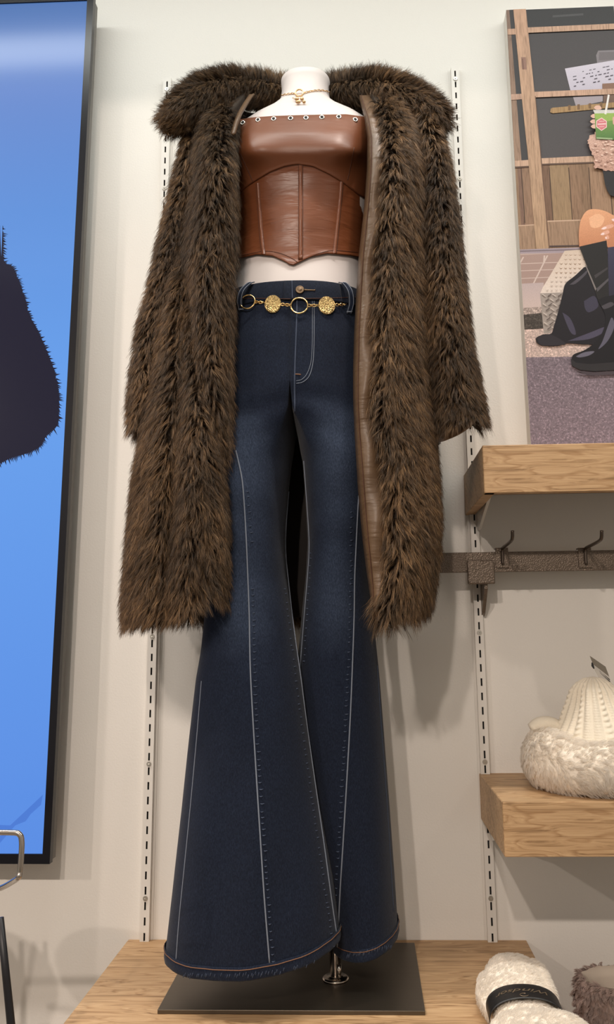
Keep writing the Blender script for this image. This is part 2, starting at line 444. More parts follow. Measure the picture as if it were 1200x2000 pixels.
shelf('wall_shelf', .69, 1.33, .30, -1.868, .078, 'low oak wall shelf on which the mauve plush boot stands', 'shelf', 'oak wall shelves', (1.21,))
pf = empty('display_platform', (.32, WY, -2.30), 'wide oak display platform the mannequin stands on', 'platform')
PT = -1.6711
bev(MB().box((-.0315, -.47, PT-.045), (.671, WY, PT)).build('platform_top', MT['oak'], pf), .0015)
bev(MB().box((-.0315, -.4706, PT-.16), (.671, -.452, PT-.0454)).build('front_panel', MT['oak'], pf), .001)
for a in (-.012, .632):
    bev(MB().box((a, -.44, -2.30), (a+.02, WY, PT-.0454)).build('side_panel', MT['oak'], pf), .001)

# ------------------------------------------------------------------ hook rail
RY = -.056
zt, zb = P(900, 1079, RY)[2], P(900, 1118, RY)[2]
o = empty('hook_rail', (.56, WY, zb), 'dark bronze hammered flat hook rail below the upper oak shelf', 'rail')
bev(MB().box((.50, RY, zt-(zt-zb)), (1.30, RY+.010, zt)).build('bar', MT['hammer'], o), .001)
a, b = P(912.5, 1095, RY-.004), P(968, 1140.5, RY-.004)
cp = MB().box((a[0], RY-.006, b[2]), (b[0], RY-.0005, a[2])).build('cover_plate', MT['hammer'], o); bev(cp, .004, 3)
bx = .6195
prof = [(WY-.006, zb-.0005), (RY+.002, zb-.0005), (RY+.002, zb-.030), (-.008, zb-.072), (WY-.006, zb-.078)]
V = [(bx+s, y, z) for s in (-.003, .003) for y, z in prof]; n = 5
mesh('bracket', V, [tuple(range(n)), tuple(range(2*n-1, n-1, -1))]+[(i, i+n, (i+1) % n+n, (i+1) % n) for i in range(n)], MT['hammer'], o)
prof = [(WY-.006, zt+.0005), (RY+.012, zt+.0005), (RY+.012, zb+.002), (WY-.006, zb+.002)]
V = [(bx+s, y, z) for s in (-.003, .003) for y, z in prof]; n = 4
mesh('bracket', V, [tuple(range(n)), tuple(range(2*n-1, n-1, -1))]+[(i, i+n, (i+1) % n+n, (i+1) % n) for i in range(n)], MT['hammer'], o)
def rail_hook(x0, x1, label):
    a, b = P(x0, 1073, RY), P(x1, 1109, RY)
    xc = (a[0]+b[0])/2; o = empty('rail_hook', (xc, RY, b[2]), label, 'hook', 'wire hooks on the bronze rail')
    hw = .0115
    pl = MB().box((xc-hw, RY-.0035, b[2]), (xc+hw, RY-.0006, a[2]+.001)).box((xc-hw, RY-.0035, a[2]+.0006), (xc+hw, RY+.014, a[2]+.0026)).build('plate', MT['hammer'], o); bev(pl, .0007)
    zc = (a[2]+b[2])/2
    path = spl([(xc, RY-.0065, zc-.011), (xc, RY-.0065, zc+.006), (xc, RY-.008, zc+.016), (xc+.0005, RY-.018, a[2]+.0015), (xc+.001, RY-.06, a[2]+.003),
                (xc+.001, RY-.100, a[2]+.005), (xc+.001, RY-.112, a[2]+.009), (xc+.001, RY-.1165, a[2]+.020)], 6)
    MB().tube(path, .0029, 10).build('prong', MT['wire'], o, True)
rail_hook(968, 994, 'bronze wire hook on the rail, just right of the square cover plate')
rail_hook(1128, 1158, 'bronze wire hook on the rail, farther from the square cover plate')

# ------------------------------------------------------------------ screen on the wall
TVY = -.060
tv = empty('wall_screen', (-.63, -.03, -1.52), 'tall black framed digital screen glowing blue beside the fur coat', 'screen')
TX1, TZ0, TZ1 = -.1498, -1.5275, .187; TX0 = TX1-.965; tilt = .0046; TC = np.array([TX1, 0, -.68])
TR = [[math.cos(tilt), 0, math.sin(tilt)], [0, 1, 0], [-math.sin(tilt), 0, math.cos(tilt)]]
bz = .0135
b = MB()
for q in (((TX0, TVY, TZ0), (TX1, TVY+.014, TZ0+bz*1.2)), ((TX0, TVY, TZ1-bz), (TX1, TVY+.014, TZ1)),
          ((TX0, TVY, TZ0+bz*1.2), (TX0+bz, TVY+.014, TZ1-bz)), ((TX1-bz, TVY, TZ0+bz*1.2), (TX1, TVY+.014, TZ1-bz))):
    b.box(q[0], q[1], TR, TC)
b.build('bezel', MT['black_plastic'], tv)
MB().box((TX0+.003, TVY+.014, TZ0+.003), (TX1-.003, TVY+.036, TZ1-.003), TR, TC).build('housing', MT['tvside'], tv)
MB().box((-.8, TVY+.036, -1.0), (-.45, WY-.0005, -.4)).build('wall_mount', MT['black_metal'], tv)
def m_screen():
    t = NT('blue_screen_glow'); z = t.n('ShaderNodeSeparateXYZ', inp={0: t.n('ShaderNodeTexCoord').outputs['Object']}).outputs[2]
    f = t.n('ShaderNodeMapRange', inp={0: z, 1: 0.0, 2: 1.69}).outputs[0]
    c = t.ramp(f, [(0, srgb(92, 146, 236)), (.5, srgb(104, 164, 244)), (.72, srgb(98, 150, 226)), (.88, srgb(110, 145, 214)), (1, srgb(86, 124, 186))])
    t.set(col=(.01, .01, .012, 1), rough=.15, ecol=c, estr=.92, spec=.15); return t.m
MT['screen'] = m_screen()
tz = np.array([TX1, 0, 0])
sc = MB().box((TX0+bz, TVY+.0035, TZ0+bz*1.2), (TX1-bz, TVY+.0135, TZ1-bz), TR, TC).build('display_panel', MT['screen'], tv)
pic_d = NT('screen_picture_dark').set(col=(.008, .008, .012, 1), rough=.15, ecol=(.010, .009, .022, 1), estr=1.0, spec=.15).m
pic_b = NT('screen_picture_blue').set(col=(.01, .01, .012, 1), rough=.15, spec=.15, ecol=srgb(78, 128, 220), estr=.92).m
def flat_poly(name, pts, Yp, mat, parent, ragged=None, seed=0):
    rg = random.Random(seed); q = []
    if ragged:
        pp = spl([(x, y, 0) for x, y in pts], 10)
        for i in range(len(pp)-1):
            a, c = pp[i], pp[i+1]; d = c-a; L = np.linalg.norm(d[:2]); k = max(1, int(L/2.4)); nrm = np.array([-d[1], d[0], 0])/max(L, 1e-6)
            for j in range(k):
                m = a+d*j/k; q.append(m[:2]); q.append((m+d/k*.5+-nrm*ragged*rg.random()**1.2+np.array([0, ragged*.45*rg.random(), 0]))[:2])
        q.append(pp[-1][:2])
    else: q = pts
    V = [P(x, y, Yp) for x, y in q]
    bm = bmesh.new(); vs = [bm.verts.new(v-ORG[parent.name]) for v in V]; f = bm.faces.new(vs); bm.normal_update()
    if f.normal.y > 0: f.normal_flip()
    bmesh.ops.triangulate(bm, faces=bm.faces[:]); me = bpy.data.meshes.new(name); bm.to_mesh(me); bm.free()
    me.materials.append(mat); return link(name, me, parent)
sil = [(5, 440), (6, 470), (8, 510), (26, 524), (45, 570), (58, 615), (76, 650), (93, 690), (108, 730), (115, 770), (115, 800), (112, 830), (90, 852), (78, 872), (50, 886), (22, 894), (-14, 912)]
so = flat_poly('screen_picture', sil+[(-60, 915)] if False else sil, TVY+.003, pic_d, tv, 11, 3)
bb = [(-14, 912), (-160, 900), (-160, 380), (5, 440)]
flat_poly('screen_picture', [(0, 440), (1, 470), (3, 510), (20, 530), (38, 570), (50, 615), (68, 650), (85, 690), (100, 730), (107, 770), (107, 800), (104, 828), (84, 846), (72, 866), (46, 880), (18, 888), (-14, 905), (-160, 900), (-160, 380)], TVY+.0031, pic_d, tv)
flat_poly('screen_picture', [(84, 1552), (80, 1572), (60, 1590), (50, 1604), (30, 1612), (-5, 1652), (-60, 1660), (-60, 1700), (-90, 1650), (-40, 1610), (20, 1612), (52, 1582)], TVY+.0031, pic_b, tv)

# ------------------------------------------------------------------ bar stool at the left edge
st = empty('bar_stool', (-.33, -.52, -2.30), 'bar stool with bent chrome back wire and black splayed legs at the left edge', 'stool')
sy = -.52
q = lambda x, y, Y=sy: P(x, y, Y)
pa = [q(-190, 1632), q(-60, 1627), q(20, 1626), q(38, 1630), q(42.5, 1645), q(41, 1680), q(39, 1703), q(36, 1714), q(25, 1722, sy+.02), q(0, 1735, sy+.05), q(-60, 1757, sy+.10)]
MB().tube(spl(pa, 8), .0033, 10).build('back_wire', MT['chrome'], st, True)
seat = np.array([-.30, -.42, q(-60, 1775)[2]])
b = MB(); rs = []
for r, z in ((.0, -.012), (.11, -.012), (.128, -.008), (.132, 0), (.128, .008), (.11, .013), (0.001, .013)):
    rs.append(ring_pts(seat+np.array([0, 0, z]), max(r, .001), max(r, .001), (0, 0, 1), 40))
b.loft(rs).build('seat', MT['black_metal'], st, True)
def leg(p0, p1, r0, r1): MB().tube(spl([p0, (np.array(p0)+p1)/2, p1], 6), np.linspace(r0, r1, 13), 10).build('leg', MT['black_metal'], st, True)
l0, l1 = q(-9, 1700), q(27.5, 2060)
dirv = (l1-l0); foot = l0+dirv*((-2.30-l0[2])/dirv[2])
dx = foot-np.array([seat[0], seat[1], -2.30])
for sx, sgn in ((1, -1), (1, 1), (-1, 1), (-1, -1)):
    k = .45 if sgn > 0 else 1.; p0 = np.array([seat[0]+sx*k*(l0[0]-seat[0]), seat[1]+(.12 if sgn > 0 else -.07), seat[2]-.010]); p1 = np.array([seat[0]+sx*k*dx[0], p0[1]+(.06 if sgn > 0 else 0), -2.30])
    if sx > 0 and sgn < 0: p0 = l0+dirv*((seat[2]-.010-l0[2])/dirv[2]); p1 = foot
    leg(p0, p1, .0042, .0085)
MB().tube(ring_pts((seat[0], seat[1]+.02, seat[2]-.34), .16, .10, (0, 0, 1), 36), .005, 8, True).build('foot_ring', MT['chrome'], st, True)

# ------------------------------------------------------------------ mannequin and its stand
mq = empty('mannequin', (.283, -.152, PT), 'headless white shop mannequin on a square steel base', 'mannequin')
TY = [124, 133, 150, 168, 178, 188, 198, 212, 232, 260, 300, 350, 400, 450, 500, 560, 640, 720, 800]
TCX = [597, 597, 597, 597, 597, 597, 597, 596, 595, 592, 590, 588, 586, 584, 582, 580, 578, 577, 577]
THW = [47, 47.5, 46, 48, 55, 75, 108, 138, 146, 140, 137, 133, 128, 125, 125, 133, 148, 152, 140]
TYC = [-.150, -.150, -.150, -.152, -.154, -.156, -.158, -.160, -.162, -.164, -.165, -.165, -.166, -.167, -.168, -.17, -.17, -.17, -.17]
TB = [.046, .047, .047, .049, .053, .060, .068, .078, .088, .098, .100, .094, .087, .083, .085, .094, .104, .106, .10]
def sup(c, n): return np.sign(c)*np.abs(c)**(2/n)
def torso_ring(y, th, grow=0., n=2.25):
    cx, hw, yc, bb = (float(lerp(y, TY, a)) for a in (TCX, THW, TYC, TB))
    c = P(cx, y, yc); e = P(cx+hw, y, yc); a = e[0]-c[0]; c[2] = P(cx, y, yc-bb)[2]
    s, k = np.sin(th), np.cos(th)
    x = c[0]+(a+grow)*sup(s, n); Y = yc-(bb+grow)*sup(k, n)
    return np.stack([x, Y, np.full_like(x, c[2])], 1)
th = np.linspace(-math.pi, math.pi, 64, endpoint=False)
rings = [torso_ring(y, th, -.012 if i == 0 else 0) for i, y in enumerate([126.5, 128, 131, 140, 150, 160, 168, 173, 178, 183, 188, 193, 198, 205, 212, 222, 232, 246, 260, 280, 300, 325, 350, 375, 400, 425, 450, 475, 500, 530, 560, 600, 640, 680, 720])]
rings[1] = torso_ring(128, th, -.003)
torso = MB().loft(rings).build('body', MT['mannequin'], mq, True)
# base plate, flange and rod, with the leg it carries (inside the trousers)
bx0, bx1, by0, by1 = .0935, .4745, -.285, -.0195
bp = bev(MB().box((bx0, by0, PT), (bx1, by1, PT+.006)).build('base_plate', MT['steel'], mq), .0008)
rc = PZ(656, 1913, PT+.006)
MB().loft([ring_pts(rc+np.array([0, 0, z]), r, r, (0, 0, 1), 32) for r, z in ((.0205, 0), (.0205, .003), (.0175, .0045), (.0120, .005), (.0115, .006))]).build('flange', MT['chrome'], mq, True)
MB().tube([rc+np.array([0, 0, .005]), rc+np.array([-.004, 0, .20])], .0088, 20).build('rod', MT['chrome'], mq, True)
MB().tube([rc+np.array([.006, -.013, .008]), rc+np.array([.006, -.013, .026])], .0035, 10).build('set_screw', MT['chrome'], mq, True)

# ------------------------------------------------------------------ jeans
jn = empty('flared_jeans', (.283, -.17, PT+.03), 'dark indigo high waisted flared jeans with pale seams on the mannequin', 'jeans')
LJ = dict(y=[556, 600, 650, 740, 790, 830, 880, 950, 1050, 1120, 1190, 1270, 1330, 1450, 1600, 1750, 1880, 1905],
          o=[437, 427, 420, 412, 410, 410, 411, 415, 420, 415, 403, 395, 385, 372, 357, 340, 324, 322],
          i=[577, 577, 577, 577, 577, 574, 569, 562, 556, 560, 569, 581, 590, 603, 625, 652, 667, 668],
          yc=[-.170, -.170, -.170, -.170, -.170, -.170, -.172, -.178, -.188, -.192, -.198, -.204, -.208, -.212, -.215, -.217, -.218, -.218],
          b=[.100, .106, .111, .113, .110, .108, .105, .098, .086, .082, .080, .081, .083, .087, .092, .097, .101, .101],
          w=[0, 0, 0, 0, .15, .6, 1, 1, 1, 1, 1, 1, 1, 1, 1, 1, 1, 1])
RJ = dict(y=LJ['y'][:-1]+[1905],
          o=[717, 727, 733, 740, 740, 738, 736, 731, 724, 724, 728, 736, 742, 751, 762, 772, 780, 782],
          i=[577, 577, 577, 577, 578, 588, 592, 597, 602, 598, 591, 584, 580, 588, 610, 634, 650, 652],
          yc=[-.170, -.170, -.170, -.170, -.170, -.170, -.169, -.167, -.165, -.163, -.160, -.156, -.153, -.149, -.145, -.141, -.138, -.137],
          b=LJ['b'][:-2]+[.094, .094],
          w=LJ['w'])
NJ = 72
def leg_ring(J, y, sgn, grow=0., zrow=None):
    g = lambda k: float(lerp(y, J['y'], J[k]))
    yc, bb, w = g('yc'), g('b')+grow, g('w')
    xo, xi = P(g('o'), y, yc)[0]+sgn*grow, P(g('i'), y, yc)[0]-sgn*grow*(w > .5)
    z = P(577, y, yc-bb)[2] if zrow is None else zrow
    xc = P(577, y, -.17)[0]; A = abs(xo-xc)
    k = int(NJ*.72); phi = np.linspace(0, math.pi, k)
    D = np.concatenate([np.stack([xc+sgn*A*sup(np.sin(phi), 2.3), yc-bb*sup(np.cos(phi), 2.2)], 1),
                        np.stack([np.full(NJ-k, xc), np.linspace(yc+bb, yc-bb, NJ-k+2)[1:-1]], 1)])
    xm, a = (xo+xi)/2, abs(xo-xi)/2
    psi = np.concatenate([np.linspace(-math.pi*.22, math.pi*1.22, k), np.linspace(math.pi*1.22, math.pi*1.78, NJ-k+2)[1:-1]])
    E = np.stack([xm+sgn*a*sup(np.sin(psi), 2.15), yc-bb*sup(np.cos(psi), 2.15)], 1)
    R = D*(1-w)+E*w
    return np.column_stack([R, np.full(NJ, z)])
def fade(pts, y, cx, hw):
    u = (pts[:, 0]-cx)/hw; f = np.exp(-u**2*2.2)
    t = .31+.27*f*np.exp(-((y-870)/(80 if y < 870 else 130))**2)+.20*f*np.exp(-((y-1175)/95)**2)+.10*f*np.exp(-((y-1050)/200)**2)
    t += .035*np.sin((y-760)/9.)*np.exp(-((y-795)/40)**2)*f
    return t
def wrinkle(R, y, sgn, i):
    x = R[:, 0]; front = np.clip(-(R[:, 1]-R[:, 1].mean())/.1, 0, 1)
    d = .0016*np.sin((y*.06+x*26*sgn))*np.exp(-((y-1000)/90)**2)+.0022*np.sin(y*.10-x*30*sgn)*np.exp(-((y-800)/45)**2)
    d = d+.0022*np.sin(x*70+y*.006)*np.clip((y-1150)/500, 0, 1)
    R = R.copy(); R[:, 1] -= d*front; return R
def jean_leg(J, sgn, hem_y):
    ys = list(np.linspace(556, 780, 30))+list(np.linspace(790, 1870, 90))
    rings = []; tone = []
    for i, y in enumerate(ys):
        R = leg_ring(J, y, sgn); R = wrinkle(R, y, sgn, i); rings.append(R)
        m = (R[:, 0].max()+R[:, 0].min())/2; h = np.ptp(R[:, 0])/2
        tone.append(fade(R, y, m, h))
    # the hem: a sloping bottom edge, deeper at the outer side
    last = rings[-1]; zb = P(500 if sgn < 0 else 720, hem_y[0], last[:, 1].min())[2]
    u = (last[:, 0]-last[:, 0].min())/np.ptp(last[:, 0])
    hz = lerp(u, np.linspace(0, 1, len(hem_y)), [P(0, h, last[:, 1].min())[2] for h in hem_y])
    top = last[:, 2]
    for k in range(len(rings)):                 # ease the sloping hem into the rows above
        z = rings[k][:, 2]; f = np.clip((ys[k]-1500)/370, 0, 1)**2
        rings[k][:, 2] = z+(hz-top)*f
    for zz, gr in ((0, .0012),):
        pass
    V = np.concatenate(rings); _, F = loft_vf(rings, False)
    if sgn > 0: F = [f[::-1] for f in F]
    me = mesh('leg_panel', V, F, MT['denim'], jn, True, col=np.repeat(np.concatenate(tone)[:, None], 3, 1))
    solid(me, .0022, -1)
    r0 = rings[-1]; c = r0.mean(0); out = []
    for dz, gr in ((.017, .0006), (.0165, .0012), (.001, .0014), (-.0012, .0008), (-.001, -.0020), (.015, -.0022)):
        q = r0.copy(); d = (r0-c)[:, :2]; d /= np.linalg.norm(d, axis=1, keepdims=True); q[:, :2] += d*(gr+.0004*np.sin(np.arange(NJ)*1.9)[:, None]); q[:, 2] += dz; out.append(q)
    V, F = loft_vf(out, False)
    hm = mesh('hem', V, F, MT['denim'], jn, True, col=np.full((len(V), 3), .36))
    st = out[2].copy(); st[:, 2] += .0125; d = (r0-c)[:, :2]; d /= np.linalg.norm(d, axis=1, keepdims=True); st[:, :2] += d*.0004
    MB().tube(st, .0006, 5, True).build('stitching', MT['rust_thread'], jn, True)
    return me, hm
legL, hemL = jean_leg(LJ, -1, [1914, 1917, 1917, 1913, 1907, 1894, 1876])
legR, hemR = jean_leg(RJ, 1, [1882, 1882, 1880, 1876, 1870, 1863, 1856])
bL, bR = bvh_of(legL), bvh_of(legR); bJ = bvh_of(legL, legR)
# waistband, its overlapping tab, fly, loops, button
def pelvis(y, th, grow=0.):
    o, oo = float(lerp(y, LJ['y'], LJ['o'])), float(lerp(y, RJ['y'], RJ['o'])); b = float(lerp(y, LJ['y'], LJ['b']))+grow
    xa, xb = P(o, y, -.17)[0], P(oo, y, -.17)[0]; xc = P(577, y, -.17)[0]; z = P(577, y, -.17-b)[2]
    s, k = np.sin(th), np.cos(th); a = np.where(s < 0, xc-xa, xb-xc)+grow
    return np.stack([xc+a*sup(s, 2.3), -.17-b*sup(k, 2.2), np.full_like(s, z)], 1)
def wband(t0, t1, ys, grows, name, n=90, closed=True):
    th = np.linspace(t0, t1, n, endpoint=not closed); rs = [pelvis(y, th, g) for y, g in zip(ys, grows)]
    V, F = loft_vf(rs, False, closed); F = [f[::-1] for f in F]; return mesh(name, V, F, MT['denim'], jn, True, col=np.full((len(V), 3), .22))
wbd = wband(-math.pi, math.pi, [556, 548.5, 547.5, 549, 566, 582, 584.5, 584.5], [-.002, -.001, .001, .0024, .0028, .0030, .0022, .0002], 'waistband')
thx = lambda px: math.asin(np.clip((px-577)/140, -1, 1))
tab = wband(-.055, .62, [549, 547.4, 548, 566, 582, 585, 585.5], [.0005, .0018, .0040, .0046, .0046, .0040, .001], 'waistband_tab', 30, False); solid(tab, .002)
bW = bvh_of(legL, legR, wbd, tab)
MB().tube(on(bW, [(570.5, 549), (571, 566), (571.5, 583)], .0005), .0009, 6).build('tab_edge', MT['denim_pale'], jn, True)
def stitch(name, pts, r=.0006, mat='denim_thread', b=None, lift=.0004, m=8):
    q = on(b or bW, pts, lift, m)
    return MB().tube(q, r, 5).build(name, MT[mat], jn, True)
stitch('stitching', [(455, 583), (500, 583), (540, 583.5), (568, 584)], .0006, 'thread'); stitch('stitching', [(573, 583), (620, 583), (665, 582), (700, 581)], .0006, 'thread')
# fly
stitch('seam', [(580.5, 587), (580, 620), (578.5, 660), (577, 700), (576, 735), (576, 770), (576.5, 806)], .0013, 'denim_pale')
stitch('stitching', [(614, 588), (614, 630), (613.5, 680), (611, 712), (604, 735), (592, 746), (579, 749)], .00055, 'denim_thread')
stitch('stitching', [(610.5, 588), (610.5, 630), (610, 678), (607.5, 708), (600, 730), (590, 741), (579, 744)], .00045, 'denim_thread')
stitch('bar_tack', [(577, 731), (585, 731.5), (588, 732)], .0010, 'rust_thread')
# long seams down both legs
stitch('seam', [(461, 880), (468, 910), (473.5, 940), (477, 980), (481, 1050), (484, 1120), (487, 1200), (489, 1300), (494, 1400), (502, 1530), (509, 1640), (517, 1760), (527, 1884)], .0011, 'denim_thread', bL)
stitch('seam', [(702, 950), (699, 1000), (696, 1060), (693, 1130), (692, 1200), (689, 1290), (684.5, 1400), (678, 1520), (671, 1640), (665, 1740), (660, 1850)], .0011, 'denim_thread', bR)
stitch('seam', [(564, 960), (559, 1020), (557.5, 1070), (561, 1120), (568, 1180), (577, 1250), (587, 1320), (600, 1420), (617, 1540), (633, 1650), (648, 1760), (663, 1862)], .0010, 'denim_thread', bL)
stitch('seam', [(594, 900), (598.5, 960), (604, 1040), (604.5, 1080), (601, 1130), (596, 1190), (589.5, 1270), (586, 1320)], .0009, 'denim_thread', bR)
stitch('seam', [(394, 1330), (384, 1450), (372, 1580), (360, 1700), (350, 1800), (344, 1880)], .0007, 'denim_thread', bL)
stitch('seam', [(737, 1300), (745, 1420), (754, 1540), (762, 1660), (769, 1780)], .0006, 'denim_pale', bR)
# puckers beside the seams
pk = MB()
for bb, pts in ((bL, [(494, 1150), (497, 1250), (501, 1400), (511, 1560), (526, 1780), (534, 1880)]), (bL, [(556, 1150), (578, 1330), (606, 1540), (640, 1780), (652, 1850)]),
                (bR, [(686, 1000), (684, 1200), (676, 1400), (663, 1640), (655, 1790)]), (bR, [(608, 1080), (602, 1180), (594, 1300)]), (bL, [(484, 960), (492, 1060)])):
    c = spl([(x, y, 0) for x, y in pts], 40); d = np.linalg.norm(np.diff(c[:, :2], axis=0), axis=1).cumsum(); s = 0
    for i in range(len(d)):
        if d[i] > s:
            s += 11+5*random.random(); h = hit(bb, c[i][0]+random.uniform(-1, 1), c[i][1], .0002)
            if h is not None:
                a, bvec, nn = frame(h[1]); w = .0020+.0012*random.random()
                pk.tube([h[0]-np.array([w, 0, 0]), h[0]+np.array([0, -.0004, -.0006]), h[0]+np.array([w, 0, .0003])], [.0004, .0010, .0004], 5)
pk.build('seam_pucker', MT['denim_pale'], jn, True, kind='stuff')
# hem wear
pk = MB()
for bb, pts in ((bvh_of(hemL), [(330, 1904), (400, 1906), (500, 1903), (590, 1889), (660, 1864)]), (bvh_of(hemR), [(675, 1867), (720, 1859), (772, 1846)])):
    c = spl([(x, y, 0) for x, y in pts], 20)
    for q in c[::1]:
        h = hit(bb, q[0]+random.uniform(-2, 2), q[1]+random.uniform(-3, 3), .0001)
        if h is not None and random.random() < .8: pk.tube([h[0]+np.array([.0006, 0, .0022]), h[0]+np.array([-.0006, -.0003, -.0022])], [.0004, .0007], 5)
pk.build('hem_wear', MT['denim_pale'], jn, True, kind='stuff')
# pocket openings beside the belt
# loops
def belt_loop(pts, w):
    q = []
    for x, y, l in pts:
        h = hit(bW, x, y, l)
        for k in (2, 4, 6): h = h or hit(bW, x, y+k, l)
        q.append(h[0])
    q = spl(q, 6); V = []; F = []
    for p in q:
        for s, dy in ((-w, .0), (-w*.8, -.0014), (w*.8, -.0014), (w, 0)): V.append(p+np.array([s, dy, 0]))
    n = 4
    for i in range(len(q)-1):
        for j in range(3): F.append((i*n+j, i*n+j+1, i*n+n+j+1, i*n+n+j))
    F.append(tuple(range(4))); F.append(tuple((len(q)-1)*n+j for j in range(4)))
    F = [f[::-1] for f in F]
    o = mesh('belt_loop', V, F, MT['denim'], jn, True, col=np.full((len(V), 3), .34)); solid(o, .0016)
    for s in (-w*.62, w*.62): MB().tube(q+np.array([s, -.0020, 0]), .00055, 5).build('stitching', MT['denim_thread'], o, True)
    MB().tube([q[-2]+np.array([-w*.9, -.002, 0]), q[-2]+np.array([w*.9, -.002, 0])], .0011, 6).build('bar_tack', MT['denim_thread'], o, True)
belt_loop([(494, 548.5, .003), (490, 560, .009), (484, 580, .019), (477, 598, .015), (473, 609, .002)], .0048)
belt_loop([(666, 549, .003), (670, 560, .009), (675, 580, .017), (679, 600, .013), (681, 614, .002)], .0052)
h = hit(bW, 586, 567, .0004); bt = MB().loft([ring_pts(h[0]+h[1]*z, r, r, h[1], 28) for z, r in ((0, .0068), (.0022, .0074), (.003, .0066), (.0026, .0054), (.0026, .0036), (.0034, .003), (.0036, .0004))]).build('button', MT['button'], jn, True)
q = on(bW, [(594, 566.5), (600, 567), (608, 567), (616, 567.2)], .0006, 4)
MB().tube(q, [.0016]*4+[.0013]*4+[.0011]*4+[.0018]*1 if len(q) == 13 else .0014, 6).build('buttonhole', MT['button'], jn, True)

# ------------------------------------------------------------------ gold chain belt
gb = empty('chain_belt', (.283, -.29, P(585, 600, -.28)[2]), 'gold chain belt of hammered discs and rings slung over the jeans', 'belt')
def at_front(x, y, lift): return hit(bW, x, y, lift)
for px, py, rx, rz in ((534, 596, .0138, .0160), (637.5, 598.5, .0142, .0160)):
    c, nn = at_front(px, py, .0035); nn = np.array([nn[0]*.5, -1, .05]); nn /= np.linalg.norm(nn)
    rs = [ring_pts(c+nn*z, rx*k, rz*k, nn, 40) for z, k in ((-.0012, .9), (-.0012, 1.), (.0006, 1.), (.0014, .95), (.0022, .8), (.0030, .5), (.0034, .02))]
    MB().loft(rs).build('disc', MT['medal'], gb, True)
for px, py, rr in ((487, 590.5, .0125), (585, 599.5, .0140)):
    c, nn = at_front(px, py, .0045 if px > 500 else .006); nn = np.array([nn[0]*.4, -1, .10]); nn /= np.linalg.norm(nn)
    MB().tube(ring_pts(c, rr, rr, nn, 40), .0014, 10, True).build('ring', MT['gold'], gb, True)
def chain(x0, y0, x1, y1, n, b=bW, r=.0024, wire=.0008, par=gb, mat='gold', lift=.0050, sag=0, fn=None):
    for i in range(n):
        t = (i+.5)/n; h = fn(t) if fn else hit(b, x0+(x1-x0)*t, y0+(y1-y0)*t+sag*4*t*(1-t), lift)
        t2 = t+.3/n; h2 = fn(t2) if fn else hit(b, x0+(x1-x0)*t2, y0+(y1-y0)*t2+sag*4*t2*(1-t2), lift)
        if h is None or h2 is None: continue
        c, nn = h; d = h2[0]-c; d /= np.linalg.norm(d); nn = nn-d*(nn@d); nn /= np.linalg.norm(nn); s = np.cross(nn, d)
        k = s if i % 2 == 0 else nn
        a = np.linspace(0, 2*math.pi, 14, endpoint=False)
        pts = c+np.outer(np.cos(a)*r*1.35, d)+np.outer(np.sin(a)*r, k)
        MB().tube(pts, wire, 6, True).build('link', MT[mat], par, True)
chain(456, 585, 472, 586, 4); chain(500, 592.5, 517, 594, 4); chain(551, 597.5, 568, 599, 4); chain(602, 599.8, 620, 599.5, 4); chain(655, 598.5, 672, 597.5, 4); chain(684, 596, 700, 594, 4)

# ------------------------------------------------------------------ leather corset top
cs = empty('corset_top', (.285, -.17, P(590, 521, -.25)[2]), 'brown faux leather strapless corset top with silver eyelets', 'top')
TOPX, TOPY = [440, 467, 502, 540, 600, 665, 700, 712, 740], [246, 236, 229, 226, 224, 223, 229, 239, 246]
ARX, ARY = [440, 470, 500, 540, 565, 587, 615, 645, 672, 705, 740], [400, 381, 360, 335.5, 325, 320.5, 324.5, 340, 357, 382, 402]
BOX, BOY = [430, 472, 515, 547, 572, 585, 602, 620, 652, 697, 740], [510, 505, 496.5, 500, 511, 519.5, 511, 502, 495, 499, 508]
g2 = lambda x, s: math.exp(-(x/s)**2)
def corset_pt(th, y, grow):
    r = torso_ring(y, np.array([th]), grow, 2.2)[0]
    px = float(lerp(y, TY, TCX)); hw = float(lerp(y, TY, THW)); x = px+hw*math.copysign(abs(math.sin(th))**.9, math.sin(th))
    f = max(math.cos(th), 0)**.7
    lump = .006*(g2(x-475, 13)+g2(x-690, 13))*g2(y-294, 13)+.033*(g2(x-508, 44)+g2(x-676, 44))*(g2(y-287, 36) if y > 287 else g2(y-287, 46))+.016*g2(x-592, 60)*(g2(y-278, 40) if y > 278 else g2(y-278, 55))
    lump += .006*g2(y-430, 50)*g2(x-588, 70)
    r = r+np.array([0, -1, 0])*lump*f
    yc = float(lerp(y, TY, TYC)); r[2] = P(x, y, min(r[1], yc))[2]
    return r, x
def corset_panel(name, ytop, ybot, rows, grows, mat, nth=140):
    ths = np.linspace(-math.pi, math.pi, nth, endpoint=False); rings = []
    for v, g in zip(rows, grows):
        R = []
        for t in ths:
            cth = math.cos(t); px = 588+136*math.copysign(abs(math.sin(t))**.9, math.sin(t)) if cth > 0 else (440 if t < 0 else 740)
            y = ytop(px)+(ybot(px)-ytop(px))*v
            R.append(corset_pt(t, y, g)[0])
        rings.append(np.array(R))
    V, F = loft_vf(rings, False); return mesh(name, V, F, MT[mat], cs, True)
fT = lambda x: float(lerp(x, TOPX, TOPY)); fA = lambda x: float(lerp(x, ARX, ARY)); fB = lambda x: float(lerp(x, BOX, BOY))
vs = np.concatenate([[0., .0, .015], np.linspace(.04, .955, 26), [.975, .99, 1., 1.]])
gs = np.concatenate([[.001, .004, .0055], np.full(26, .0058), [.0062, .0060, .0045, .0005]])
bust = corset_panel('bust_panel', fT, fA, vs, gs, 'leather')
